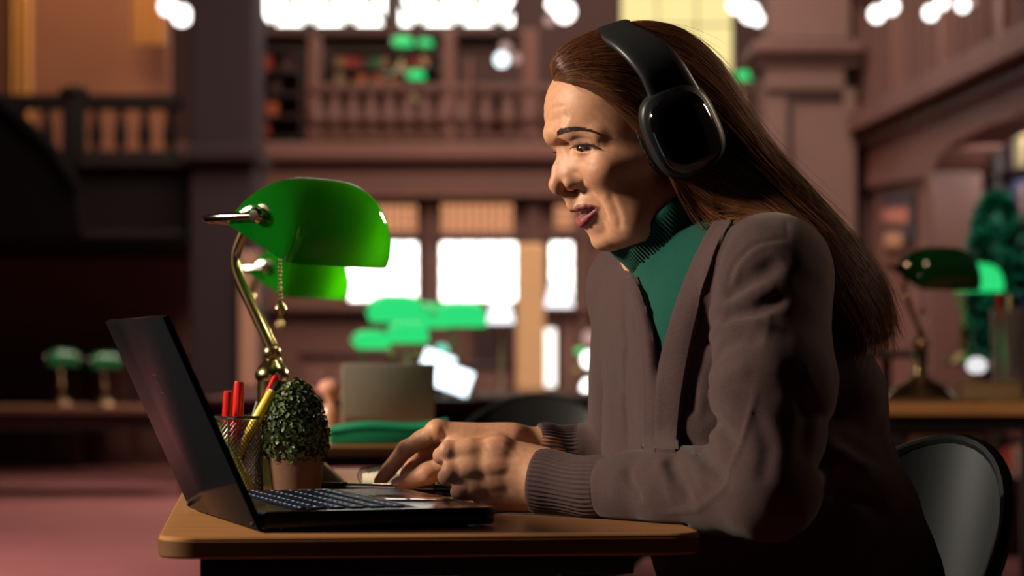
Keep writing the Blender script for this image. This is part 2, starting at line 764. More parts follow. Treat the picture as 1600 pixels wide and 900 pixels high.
# neck and trunk (under the clothes)
body.cap(H(1018, 305), P(1112, 408, 2.595), .044, .047, k=.012)
SH_N = P(1206, 430, 2.425); SH_F = P(1000, 452, 2.76)
TYAW = math.radians(28); TP = math.radians(24)
tf = np.array([-math.cos(TYAW) * math.cos(TP), -math.sin(TYAW) * math.cos(TP), -math.sin(TP)])
tl = np.array([math.sin(TYAW), -math.cos(TYAW), 0])
tu = np.cross(tf, tl); tu = tu if tu[2] > 0 else -tu
TR = np.stack([tf, tl, tu], 1)
body.cap(P(1095, 415, 2.6), SH_N, .040, .042, k=.04)
body.cap(P(1095, 415, 2.6), SH_F, .040, .042, k=.04)
body.ell(P(1128, 530, 2.60), (.085, .140, .15), TR, k=.05)
body.ell(P(1190, 740, 2.60), (.085, .125, .17), TR, k=.05)
HIP = P(1275, 1050, 2.60)
body.ell(HIP + np.array([0, 0, .03]), (.115, .160, .10), k=.05)
EL_N = P(1199, 762, 2.365); WR_N = P(856, 752, 2.535)
EL_F = P(985, 745, 2.87); WR_F = P(800, 692, 2.84)
body.cap(SH_N, EL_N, .046, .038, k=.03)
body.chain([EL_N, P(1060, 766, 2.44), P(930, 762, 2.506)], [.038, .031, .0255], k=.02)
body.ecap(P(930, 762, 2.506), WR_N, .0255, .0260, (0, 1, 0), .75, k=.015)
body.cap(SH_F, EL_F, .046, .040, k=.03)
body.cap(EL_F, P(850, 700, 2.845), .038, .025, k=.02)
body.ecap(P(850, 700, 2.845), WR_F, .0255, .024, (0, .3, 1), .75, k=.015)
# legs
hipc = HIP
LEGS = []
for (off, ky) in ((.085, 2.37), (-.085, 2.63)):
    hp = hipc + tl * off + np.array([-.02, 0, -.03])
    kn = np.array([-.15 if off > 0 else -.17, ky, .475])
    an = kn + np.array([.05, .01, -.395])
    LEGS.append((hp, kn, an))
    body.cap(hp + np.array([0, 0, .035]), kn, .068, .052, k=.05)
    body.cap(kn, an, .050, .035, k=.03)
    body.cap(an, an + np.array([-.13, 0, -.045]), .030, .022, k=.02)

# ---- near (left) hand: a loose curl, back of the hand to the camera
NL = []


def near_hand():
    Yk = 2.560
    mcp = [P(776, 703, Yk - .008), P(772, 728, Yk - .012), P(772, 754, Yk - .008), P(778, 778, Yk + .002)]
    pip = [P(701, 704, Yk - .006), P(705, 737, Yk - .010), P(723, 763, Yk - .006), P(757, 785, Yk - .002)]
    dip = [P(690, 712, Yk + .018), P(698, 745, Yk + .014), P(717, 768, Yk + .016), P(757, 788, Yk + .020)]
    tip = [P(702, 722, Yk + .036), P(714, 752, Yk + .032), P(732, 772, Yk + .032), P(770, 789, Yk + .034)]
    r0 = [.0108, .0110, .0104, .0094]
    for i in range(4):
        off = [P(848, 728, Yk - .010), P(850, 742, Yk - .012), P(850, 757, Yk - .011), P(848, 770, Yk - .004)][i]
        body.ecap(off, mcp[i], .0160, .0118, (0, 1, 0), .85, k=.022)
    body.ell(P(808, 745, Yk - .001), (.036, .0145, .031), k=.02)
    for i in range(4):
        r = r0[i]
        body.chain([mcp[i] + np.array([.004, 0, 0]), (mcp[i] * .45 + pip[i] * .55), pip[i]], [r * 1.08, r * 1.06, r * 1.0], k=.010)
        body.cap(pip[i], dip[i], r * 0.98, r * .88, k=.003)
        body.cap(dip[i], tip[i], r * .88, r * .74, k=.002)
        body.ell(mcp[i] + np.array([.003, -.0030, .001]), (.0085, .0070, .0080), k=.014)
        NL.append((mcp[i], pip[i], dip[i], tip[i], r))
    # thumb on the far side
    body.chain([P(826, 735, Yk + .016), P(782, 728, Yk + .036), P(738, 730, Yk + .044), P(708, 734, Yk + .046)], [.015, .0125, .0105, .0085], k=.010)


near_hand()
for g, a_, w_ in on_many((([(709, 691), (711, 700), (709, 714)], 0.00050, .0016), ([(704, 690), (705, 702), (703, 716)], 0.00045, .0014),
                  ([(716, 724), (717, 736), (715, 747)], 0.00050, .0016), ([(710, 722), (711, 735), (709, 748)], 0.00045, .0014),
                  ([(731, 754), (732, 763), (730, 772)], 0.00045, .0014), ([(699, 693), (697, 703), (698, 714)], 0.00030, .0014),
                  ([(742, 718), (760, 717), (785, 714), (812, 716)], 0.00060, .0040), ([(745, 746), (765, 744), (800, 740)], 0.00060, .0040),
                  ([(752, 771), (772, 769), (800, 765)], 0.00060, .0040), ([(772, 690), (788, 704), (812, 722)], 0.00030, .0030),
                  ([(780, 700), (800, 718), (830, 730)], -0.00035, .0028), ([(780, 728), (805, 735), (832, 742)], -0.00035, .0028),
                  ([(778, 688), (776, 698)], 0.00030, .0012), ([(783, 690), (781, 700)], 0.00030, .0012),
                  ([(757, 694), (764, 704), (768, 716)], 0.00025, .0018), ([(790, 690), (806, 700), (816, 714)], 0.00030, .0016)), y0=2.45):
    body.crease(g, a_, w_)


# ---- far (right) hand: pinching a pen
def far_hand():
    mcp = [P(684, 673, 2.825), P(694, 678, 2.850), P(706, 686, 2.872), P(722, 698, 2.890)]
    pip = [P(634, 702, 2.845), P(652, 713, 2.872), P(676, 721, 2.892), P(700, 728, 2.906)]
    dip = [P(608, 734, 2.850), P(637, 742, 2.862), P(668, 748, 2.880), P(692, 752, 2.893)]
    tip = [P(594, 752, 2.844), P(641, 763, 2.838), P(672, 766, 2.862), P(700, 766, 2.880)]
    r0 = [.0110, .0110, .0105, .0095]
    for i in range(4):
        off = [P(800, 684, 2.825), P(802, 690, 2.838), P(802, 696, 2.850), P(802, 702, 2.860)][i]
        body.ecap(off, mcp[i], .0135, .0125, (0, .2, 1), .9, k=.022)
    body.ell(P(748, 694, 2.845), (.040, .030, .0155), k=.02)
    for i in range(4):
        r = r0[i]
        body.chain([mcp[i], (mcp[i] + pip[i]) / 2, pip[i]], [r * 1.10, r * .96, r * .95], k=.007)
        body.cap(pip[i], dip[i], r * .95, r * .84, k=.004)
        body.cap(dip[i], tip[i], r * .84, r * .70, k=.002)
        body.ell(mcp[i] + np.array([0, 0, .003]), (.0090, .0075, .0070), k=.010)
    th = [P(775, 700, 2.815), P(724, 714, 2.790), P(668, 740, 2.788), P(629, 757, 2.794)]
    body.chain(th, [.0170, .0135, .0120, .0098], k=.007)
    # web between thumb and index
    body.ell(P(722, 702, 2.808), (.024, .016, .012), k=.014)
    return th


TH_F = far_hand()
for g, a_, w_ in on_many((([(661, 723), (668, 735), (670, 748)], .0004, .0014), ([(666, 721), (673, 734), (675, 746)], .0005, .0014), ([(672, 720), (679, 732), (680, 742)], .0004, .0014),
                  ([(640, 690), (634, 697)], .0006, .0014), ([(646, 688), (640, 697)], .0006, .0014), ([(667, 668), (676, 682), (678, 700)], .0010, .0030), ([(690, 664), (694, 682), (692, 700)], .0010, .0030)), y0=2.70, y1=2.95):
    body.crease(g, a_, w_)


def clothes_time():
    pass


def mesh_from(s, lo, hi, h, lap=1):
    V, Q = s.mesh(lo, hi, h)
    a, b, c, d = (V[Q[:, i]] for i in range(4))
    vol = (np.cross(a, b) * c).sum() + (np.cross(a, c) * d).sum()
    if vol < 0:
        Q = Q[:, ::-1].copy()
    V = laplace(V, Q, lap, .5)
    return V, Q


PERSON = thing('person', 'woman in brown cardigan and green turtleneck typing and writing at the desk', 'person', (.28, 2.58, 0))
BV, BQ = mesh_from(body, *globals().get('TESTB', ((-.35, 2.15, 0.0), (.56, 3.02, 1.32), .00165)), 1)

# skin colour: lips, cheeks, knuckles, nails
q = BV
col = np.tile(np.array([.56, .295, .178]), (len(q), 1))


def near_pts(pts, r):
    d = np.full(len(q), 9.)
    for i in range(len(pts) - 1):
        a, b = pts[i], pts[i + 1]
        ab = b - a
        t = np.clip(((q - a) @ ab) / (ab @ ab), 0, 1)
        d = np.minimum(d, np.linalg.norm(q - a - t[:, None] * ab, axis=1) - (r[i] + (r[i + 1] - r[i]) * t))
    return d


def paint(d, soft, c, amt=1.0):
    global col
    w = np.clip(1 - d / soft, 0, 1) * amt
    w = (w * w * (3 - 2 * w))[:, None]
    col = col * (1 - w) + np.array(c) * w


lip = (.20, .045, .056)
for S in ((lambda p: p), MIR):
    paint(near_pts([S(H(935, 262, .045)), S(H(968, 282, .052))], [.012, .012]), .02, (.46, .19, .12), .45)
    paint(near_pts([S(w) for w in UL], [r + .0002 for r in URr]), .0012, lip)
    paint(near_pts([S(w) for w in LL], [r + .0002 for r in LRr]), .0012, (.27, .070, .085))
paint(near_pts([H(870, 289), H(872, 290)], [.006, .006]), .012, (.48, .20, .14), .5)
for i in range(4):
    for j, rr in ((0, .006), (1, .005)):
        a = NL[i][j]
        paint(np.linalg.norm(q - a - np.array([0, -.008, 0]), axis=1) - rr, .010, (.44, .19, .125), .5)
paint(np.linalg.norm(q - P(622, 757, 2.79), axis=1) - .006, .010, (.52, .20, .13), .5)
paint(np.linalg.norm(q - P(590, 755, 2.845), axis=1) - .006, .010, (.52, .20, .13), .5)
# mouth inside
paint(near_pts([H(925, 338), H(930, 336)], [.011, .011]), .004, (.12, .03, .03))
skin = mat('skin', (.5, .27, .17), rough=.50, spec=.40, sss=.12, bump=(900, .05, 'noise'))
nt = skin.node_tree
at = nt.nodes.new('ShaderNodeVertexColor'); at.layer_name = 'tone'
nz = nt.nodes.new('ShaderNodeTexNoise'); nz.inputs['Scale'].default_value = 160; nz.inputs['Detail'].default_value = 6
tcn = nt.nodes.new('ShaderNodeTexCoord'); nt.links.new(tcn.outputs['Object'], nz.inputs['Vector'])
mx = nt.nodes.new('ShaderNodeMixRGB'); mx.blend_type = 'OVERLAY'; mx.inputs['Fac'].default_value = .28
nt.links.new(at.outputs['Color'], mx.inputs['Color1']); nt.links.new(nz.outputs['Fac'], mx.inputs['Color2'])
nt.links.new(mx.outputs['Color'], nt.nodes['Principled BSDF'].inputs['Base Color'])
bodyo = np_mesh('body', BV, BQ, skin, PERSON, world=True)
set_attr(bodyo, 'tone', np.concatenate([col, np.ones((len(col), 1))], 1), 'FLOAT_COLOR')

# eyes
eye_white = mat('eye_white', (.40, .33, .30), rough=.15)
iris_m = mat('iris_brown', (.045, .018, .010), rough=.06, coat=1.0)
gaze = -UPV * .2 + FWD * .95 + LAT * .20
gaze /= np.linalg.norm(gaze)
for S in ((lambda p: p), MIR):
    c = S(EYE_C)
    e = MB().sphere(c, EYE_R, u=32, v=20).build('eye', eye_white, PERSON, world=True)
    g = Vector(gaze)
    rot = g.to_track_quat('Z', 'Y').to_matrix().to_4x4()
    MB().lathe([(0, .0018), (.003, .0015), (.0054, .0006), (.0066, -.0008), (.0066, -.002)], 24,
               Matrix.Translation(Vector(c) + g * (EYE_R - .0012)) @ rot).build('iris', iris_m, e, world=True)
# teeth
tb = MB()
for i in range(-3, 4):
    w = i * .0048
    px = 911 + abs(i) ** 1.7 * 1.9
    tb.box(Vector(H(px, 332.5 - abs(i) * .5, w)), (.004, .0049, .0070), rz=YAW + i * -.09, bev=.0012)
tb.build('teeth', mat('tooth', (.55, .47, .38), rough=.25), PERSON, world=True)

hairdark = mat('brow_hair', (.060, .032, .020), rough=.55)
# brows and lashes: short tapering hairs
BVH_BODY = BVHTree.FromPolygons([tuple(v) for v in BV[::1]], [tuple(f) for f in BQ]) if False else None


def hairs(name, strands, m, parent, rad=.00025, n=3):
    """many thin tapering hairs as one mesh; strands (N,T,3)"""
    S = np.asarray(strands, float)
    N, T, _ = S.shape
    tg = np.gradient(S, axis=1)
    tg /= np.linalg.norm(tg, axis=2, keepdims=True) + 1e-12
    ref = np.array([.31, -.87, .38])
    a = np.cross(tg, ref); a /= np.linalg.norm(a, axis=2, keepdims=True) + 1e-12
    b = np.cross(tg, a)
    tt = np.linspace(0, 1, T)
    rr = (rad if np.ndim(rad) else np.full(N, rad))[:, None] * (1 - .75 * tt ** 2)[None, :]
    V = []
    for k in range(n):
        an = 2 * PI * k / n
        V.append(S + (a * math.cos(an) + b * math.sin(an)) * rr[..., None])
    V = np.stack(V, 2).reshape(-1, 3)
    idx = np.arange(N * T * n).reshape(N, T, n)
    Fq = []
    for k in range(n):
        k2 = (k + 1) % n
        Fq.append(np.stack([idx[:, :-1, k], idx[:, :-1, k2], idx[:, 1:, k2], idx[:, 1:, k]], -1).reshape(-1, 4))
    return np_mesh(name, V, np.concatenate(Fq), m, parent, world=True)


def surf(S, px, py, w0):
    """push a point out to the skin along the lateral / forward direction"""
    return None


def skin_hit(px, py, mirror=False, push=0.0):
    d = Vector(((px - 800) / F, 1, (HOR - py) / F)).normalized()
    hit, nrm, _, _ = SKIN.ray_cast(Vector((0, 0, ZC)), d)
    if hit is None:
        return None, None
    p = np.array(hit) - np.array(d) * push
    if mirror:
        p = MIR(p)
    return p, np.array(nrm)


mk = np.nonzero((BV[:, 2] > 1.0) & (BV[:, 0] < .22))[0]
remap = -np.ones(len(BV), int); remap[mk] = np.arange(len(mk))
fq = remap[BQ]; fq = fq[(fq >= 0).all(1)]
SKIN = BVHTree.FromPolygons(BV[mk].tolist() if len(mk) else [(9, 9, 9), (9, 9, 8), (9, 8, 8)], fq.tolist() if len(mk) else [(0, 1, 2)])

for mirror in (False, True):
    st = []
    rr = np.random.default_rng(5)
    for i in range(420):
        t = rr.random() ** 1.5
        top = np.array([870 + 64 * t, 206 - 27 * t + 27 * t * t * 1.1])
        th_ = 8.0 * (1 - t * .8)
        p0 = top + np.array([0, th_ * rr.random()])
        L = 9 - 2 * t
        d2 = np.array([.75 + .3 * t, -.75 + 1.0 * t]); d2 = d2 / np.linalg.norm(d2) * L
        pts = []
        for u in np.linspace(0, 1, 5):
            a = p0 + d2 * u
            h, _n = skin_hit(a[0], a[1], False, .0001 + .0007 * u)
            if h is None:
                pts = None; break
            pts.append(MIR(h) if mirror else h)
        if pts:
            st.append(pts)
    if st:
        hairs('eyebrow', st, hairdark, PERSON, rad=.00017)
    st = []
    lt = smoothpath(LIDTOP, 20)
    for i in range(70):
        t = min(max(i / 69 + rr.normal() * .01, 0.02), 1)
        root = lt[int(t * (len(lt) - 1))]
        out = FWD * .8 + LAT * (.15 + .5 * t) - UPV * .42
        out /= np.linalg.norm(out)
        L = .0050 + .002 * t
        pts = [root - out * .0008 + out * L * u + UPV * .002 * u * u for u in np.linspace(0, 1, 5)]
        st.append([MIR(p) for p in pts] if mirror else pts)
    hairs('eyelash', st, mat('lash', (.010, .007, .006), rough=.6), PERSON, rad=.00035)
# nail of the writing thumb
NAILM = mat('nail', (.58, .33, .25), rough=.22, spec=.6, coat=.4)
nd = Vector(np.array(TH_F[3]) - np.array(TH_F[2])).normalized()
nn = Vector((-.25, -.62, .74)); nn = (nn - nd * nn.dot(nd)).normalized()
Mn = Matrix((nd, nn.cross(nd), nn)).transposed().to_4x4()
Mn.translation = Vector(TH_F[3]) + nn * .0086 + nd * .0020
gp = []
for i in range(9):
    u = -1 + 2 * i / 8
    row = []
    for j in range(9):
        v = -1 + 2 * j / 8
        x = .0078 * u * math.sqrt(max(0, 1 - .30 * v * v)); y = .0064 * v * math.sqrt(max(0, 1 - .22 * u ** 4))
        z = .0026 - .0026 * v * v - .0006 * u * u
        row.append(Mn @ Vector((x, y, z)))
    gp.append(row)
MB().grid(gp, .0006).build('thumbnail', NAILM, PERSON, world=True)
# =================================================================== clothes
def hash_noise(p, sc, seed=0):
    """smooth value noise"""
    q = p * sc + seed * 17.3
    i = np.floor(q).astype(np.int64); f = q - i
    f = f * f * (3 - 2 * f)

    def hv(a):
        n = (a[:, 0] * 73856093) ^ (a[:, 1] * 19349663) ^ (a[:, 2] * 83492791)
        n = (n * 1103515245 + 12345) & 0x7fffffff
        return (n % 10007) / 10007.0
    r = 0
    for dx in (0, 1):
        for dy in (0, 1):
            for dz in (0, 1):
                w = (f[:, 0] if dx else 1 - f[:, 0]) * (f[:, 1] if dy else 1 - f[:, 1]) * (f[:, 2] if dz else 1 - f[:, 2])
                r = r + w * hv(i + np.array([dx, dy, dz]))
    return r - .5


def knit(name, c1, c2, rib_attr=None, sc=900, rough=.9):
    m = mat(name, c1, rough=rough, spec=.12, sheen=.12)
    nt = m.node_tree
    b = nt.nodes['Principled BSDF']
    tc = nt.nodes.new('ShaderNodeTexCoord')
    w1 = nt.nodes.new('ShaderNodeTexNoise'); w1.inputs['Scale'].default_value = sc; w1.inputs['Detail'].default_value = 3
    nt.links.new(tc.outputs['Object'], w1.inputs['Vector'])
    rp = nt.nodes.new('ShaderNodeValToRGB')
    rp.color_ramp.elements[0].position = .3; rp.color_ramp.elements[1].position = .7
    rp.color_ramp.elements[0].color = (*c1, 1); rp.color_ramp.elements[1].color = (*c2, 1)
    nt.links.new(w1.outputs['Fac'], rp.inputs['Fac'])
    nt.links.new(rp.outputs['Color'], b.inputs['Base Color'])
    bp = nt.nodes.new('ShaderNodeBump'); bp.inputs['Strength'].default_value = .35; bp.inputs['Distance'].default_value = .0006
    nt.links.new(w1.outputs['Fac'], bp.inputs['Height'])
    last = bp
    if rib_attr:
        a = nt.nodes.new('ShaderNodeAttribute'); a.attribute_name = rib_attr
        sn = nt.nodes.new('ShaderNodeMath'); sn.operation = 'SINE'
        nt.links.new(a.outputs['Fac'], sn.inputs[0])
        b2 = nt.nodes.new('ShaderNodeBump'); b2.inputs['Strength'].default_value = 1.0; b2.inputs['Distance'].default_value = .0016
        nt.links.new(sn.outputs[0], b2.inputs['Height'])
        nt.links.new(bp.outputs['Normal'], b2.inputs['Normal'])
        last = b2
        # valleys between ribs show the looser yarn
    nt.links.new(last.outputs['Normal'], b.inputs['Normal'])
    return m


KN1, KN2 = (.043, .026, .027), (.078, .051, .054)
GR1, GR2 = (.003, .048, .036), (.006, .085, .064)

# ---- trunk of the cardigan
def trunk(s):
    s.ell(P(1140, 540, 2.605), (.112, .165, .160), TR)
    s.cap(P(1110, 425, 2.61), SH_N, .048, .056, k=.04)
    s.cap(P(1090, 425, 2.62), SH_F, .046, .052, k=.04)
    s.ell(P(1192, 700, 2.61), (.118, .160, .17), TR, k=.05)
    s.ell(P(1222, 850, 2.61), (.132, .172, .16), TR, k=.05)
    s.ell(P(1262, 1000, 2.60), (.135, .180, .14), k=.05)
    s.cap(P(1118, 520, 2.52), P(1125, 760, 2.54), .078, .090, k=.05)       # near front panel
    s.cap(P(1012, 480, 2.70), P(1022, 700, 2.72), .045, .060, k=.04)       # far front panel


# ---- green turtleneck: trunk and rolled collar
tt_ = Sdf()
trunk(tt_)
tn = Sdf()
tn.func(lambda p: tt_.eval(p) + .0075)
tn.cap(P(1040, 345, 2.575), P(1112, 415, 2.59), .056, .064, k=.02)
tn.cap(P(1075, 400, 2.55), P(1150, 430, 2.50), .050, .045, k=.03)
V, Q = mesh_from(tn, (-.05, 2.3, .70), (.5, 2.95, 1.12), .004, 2)
# collar axis
CA = P(1000, 309, 2.572); CB = P(1100, 405, 2.59)
ca = CB - CA; ca /= np.linalg.norm(ca)


# keep below the collar roll
keep = ((V - P(1052, 360, 2.575)) @ ca) > -.012
rm = -np.ones(len(V), int); rm[keep] = np.arange(keep.sum())
Qk = rm[Q]; Qk = Qk[(Qk >= 0).all(1)]
gknit = knit('green_knit', GR1, GR2, None, 1400)
tno = np_mesh('turtleneck', V[keep], Qk, gknit, PERSON, world=True)
# the rolled collar as a lathe like tube with ribs in the mesh
c0 = P(1050, 354, 2.575)
e1 = np.array([.69, 0, .72]); e1 -= ca * (e1 @ ca); e1 /= np.linalg.norm(e1)
e2 = np.cross(ca, e1)
prof = [(-.0005, -.036), (.0030, -.0375), (.0055, -.035), (.0068, -.025), (.0075, -.010), (.0082, .004), (.0085, .022), (.0070, .028), (.0030, .0300), (-.003, .027)]
NA = 1040
an = np.linspace(0, 2 * PI, NA, endpoint=False)
vv = []
pr = smoothpath([(a, b, 0) for a, b in prof], 4)[:, :2]
for (dr, z) in pr:
    rib = .00065 * np.sin(an * 104) * np.clip((dr + .001) * 300, 0, 1) * np.clip((z + .034) * 70, 0, 1)
    r = .0570 + dr + rib + .0012 * np.sin(an * 3 + z * 90) + .0008 * np.sin(an * 7 - z * 140)
    skew = z + .004 * np.sin(an + .6)
    vv.append(c0 + ca * skew[:, None] + (np.cos(an)[:, None] * e1 * 1.02 + np.sin(an)[:, None] * e2 * 1.14) * r[:, None])
vv = np.array(vv)
ni = len(pr)
idx = np.arange(ni * NA).reshape(ni, NA)
fq = np.stack([idx[:-1], np.roll(idx[:-1], -1, 1), np.roll(idx[1:], -1, 1), idx[1:]], -1).reshape(-1, 4)
np_mesh('collar', vv.reshape(-1, 3), fq, gknit, tno, world=True)

# ---- cardigan
cd = Sdf()
trunk(cd)
cd.chain([SH_N, P(1208, 600, 2.385), EL_N], [.061, .061, .053], k=.02)
cd.chain([EL_N, P(1060, 766, 2.44), P(990, 764, 2.478), P(960, 763, 2.492)], [.053, .0430, .0372, .0345], k=.014)
cd.chain([SH_F, EL_F], [.058, .052], k=.03)
cd.chain([EL_F, P(925, 708, 2.858), P(902, 705, 2.853)], [.048, .036, .031], k=.014)
# back folds seen against the light
for (x, y, r, k_) in ((1334, 612, .030, .05), (1362, 662, .022, .010), (1370, 702, .018, .012)):
    cd.cap(P(x - 10, y, 2.52), P(x - 18, y + 10, 2.68), r, r, k=k_)
cd.cap(P(1345, 745, 2.46), P(1409, 785, 2.54), .010, .0115, k=.007)
cd.cap(P(1300, 720, 2.46), P(1375, 785, 2.54), .020, .028, k=.03)
cd.cap(P(1380, 880, 2.54), P(1395, 930, 2.58), .05, .05, k=.05)
cd.func(lambda p: hash_noise(p, 20, 1) * .0040 + hash_noise(p, 50, 2) * .0018, (), 'disp')
CF = [  # folds: pixels, depth (groove +, ridge -), width
    ([(1150, 356), (1122, 400), (1106, 460), (1104, 530), (1110, 590), (1106, 640)], .0085, .0065),
    ([(1128, 372), (1108, 415), (1097, 470), (1095, 540)], -.0030, .0060),
    ([(1133, 452), (1148, 412), (1180, 381), (1228, 374)], .0022, .0028),
    ([(1141, 455), (1156, 417), (1186, 387), (1228, 381)], -.0016, .0024),
    ([(1228, 344), (1230, 374)], .0014, .0022),
    ([(1128, 476), (1150, 456), (1180, 432), (1222, 408)], .0085, .0085),
    ([(1108, 496), (1137, 472), (1172, 459), (1215, 452)], -.0065, .0070),
    ([(1126, 506), (1148, 494), (1176, 487), (1206, 474), (1228, 466)], .0090, .0062),
    ([(1109, 538), (1122, 514), (1146, 504), (1182, 505), (1215, 512)], -.0065, .0062),
    ([(1114, 566), (1132, 540), (1160, 530), (1195, 536)], .0045, .0080),
    ([(1112, 600), (1140, 585), (1175, 575)], -.0035, .0090),
    ([(1207, 440), (1199, 513), (1179, 623), (1150, 713), (1130, 765), (1088, 797), (1000, 806)], -.0022, .0026),
    ([(1100, 612), (1130, 606), (1160, 620)], -.0050, .0090),
    ([(1098, 652), (1122, 660), (1150, 690)], .0090, .0065),
    ([(1094, 672), (1118, 684), (1140, 710)], -.0045, .0070),
    ([(1088, 696), (1110, 722), (1138, 752)], .0080, .0065),
    ([(1070, 700), (1092, 735), (1108, 770)], -.0040, .0070),
    ([(1044, 714), (1062, 752), (1082, 788)], .0060, .0060),
    ([(1028, 718), (1042, 752), (1056, 790)], -.0028, .0060),
    ([(978, 730), (988, 760), (1004, 785)], .0035, .0050),
    ([(1083, 560), (1080, 640), (1078, 712)], .0045, .0060),
    ([(1098, 430), (1092, 520), (1092, 600)], .0030, .0060),
    ([(975, 440), (978, 540), (976, 640), (980, 700)], .0040, .0060),
    ([(1230, 560), (1262, 640), (1255, 720)], .0040, .0090),
    ([(1262, 640), (1320, 690), (1380, 722)], .0060, .0100),
    ([(1270, 720), (1330, 760), (1400, 815)], .0070, .0110),
    ([(1300, 700), (1350, 728), (1392, 745)], -.0040, .0090),
    ([(1180, 640), (1200, 700), (1190, 760)], .0030, .0080),
]
_cf = on_many(CF, sdf=cd, y0=2.2, y1=2.8)
for g, a_, w_ in _cf:
    cd.crease(g, a_, w_)


# the front opening: a long V between the two button bands
VPOLY = np.array([(1140, 310), (1120, 350), (1100, 386), (1074, 440), (1050, 510), (1033, 575), (1028, 604), (1025, 575), (1020, 530), (1010, 485), (998, 450), (980, 405), (960, 380), (990, 300)], float)


def vcut(p):
    t = p[:, 1]
    u = 800 + F * p[:, 0] / t; v = HOR - F * (p[:, 2] - ZC) / t
    q = np.stack([u, v], 1)
    n = len(VPOLY); best = np.full(len(p), 1e9); ins = np.zeros(len(p), bool)
    for i in range(n):
        a = VPOLY[i]; b = VPOLY[(i + 1) % n]; ab = b - a
        w = q - a
        tt = np.clip((w @ ab) / (ab @ ab), 0, 1)
        d = w - tt[:, None] * ab
        best = np.minimum(best, np.sqrt((d * d).sum(1)))
        c = ((a[1] > v) != (b[1] > v)) & (u < (b[0] - a[0]) * (v - a[1]) / (b[1] - a[1] + 1e-12) + a[0])
        ins ^= c
    d2 = np.where(ins, -best, best) * t / F
    return np.maximum(d2, p[:, 1] - 2.66)


_dc, _ds = math.cos(.108), math.sin(.108)


def desk_slab(p):
    """the desk top: cloth lies on it, not in it"""
    x = p[:, 0] + .335; y = p[:, 1] - 2.236
    u = x * _dc + y * _ds; v = -x * _ds + y * _dc
    return np.maximum.reduce([u - .527, -v - .002, -u - .01, p[:, 2] - .7413, .690 - p[:, 2]])


cd.func(vcut, .004, 'sub')
cd.func(desk_slab, .002, 'sub')
cd.cap(P(1000, 300, 2.57), P(1090, 395, 2.585), .056, .058, k=.004, op='sub')
CV, CQ = mesh_from(cd, (-.08, 2.15, .66), (.60, 3.05, 1.16), .0026, 1)
kn = knit('brown_knit', KN1, KN2, None, 1100)
cdo = np_mesh('cardigan', CV, CQ, kn, PERSON, world=True)
CARD = BVHTree.FromPolygons(CV.tolist() + V[keep].tolist(), CQ.tolist() + (Qk + len(CV)).tolist())


def card_hit(px, py, push=0.0):
    d = Vector(((px - 800) / F, 1, (HOR - py) / F)).normalized()
    h, n, _, _ = CARD.ray_cast(Vector((0, 0, ZC)), d)
    return None if h is None else np.array(h) - np.array(d) * push


# ---- ribbed cuffs
ribm = knit('brown_rib', KN1, KN2, None, 1100)


def cuff(name, path, ra, rb, squash, nrib):
    p = smoothpath(path, 10)
    n = len(p)
    tt = np.linspace(0, 1, n)
    d = np.gradient(p, axis=0); d /= np.linalg.norm(d, axis=1, keepdims=True)
    up = np.array([0, 0, 1.0])
    NAa = nrib * 8
    an = np.linspace(0, 2 * PI, NAa, endpoint=False)
    rows = []
    for i in range(n):
        s = np.cross(d[i], up); s /= np.linalg.norm(s); u = np.cross(s, d[i])
        t = tt[i]
        r = ra + (rb - ra) * t + .0012 * math.sin(t * 9)
        if i == 0:
            r -= .004
        rib = .0011 * np.cos(an * nrib + .6 * math.sin(t * 5)) * min(1, t * 6 + .2) * (1 - max(0, t - .85) * 5)
        rr = r + rib
        rows.append(p[i] + (np.cos(an) * rr)[:, None] * u + (np.sin(an) * rr * (squash + (1.0 - squash) * min(1, t * 1.6)))[:, None] * s)
    rows = np.array(rows)
    rows[..., 2] = np.maximum(rows[..., 2], .7416 + .0006 * np.random.default_rng(1).random(rows.shape[:2]))
    idx = np.arange(n * NAa).reshape(n, NAa)
    f = np.stack([idx[:-1], np.roll(idx[:-1], -1, 1), np.roll(idx[1:], -1, 1), idx[1:]], -1).reshape(-1, 4)
    o = np_mesh(name, rows.reshape(-1, 3), f, ribm, cdo, world=True)
    return o


cuff('cuff', [P(834, 750, 2.545), P(870, 755, 2.535), P(915, 762, 2.515), P(950, 764, 2.498)], .0335, .0335, .88, 42)
cuff('cuff', [P(836, 697, 2.842), P(860, 700, 2.846), P(885, 702, 2.85), P(900, 704, 2.853)], .0275, .0300, .95, 38)

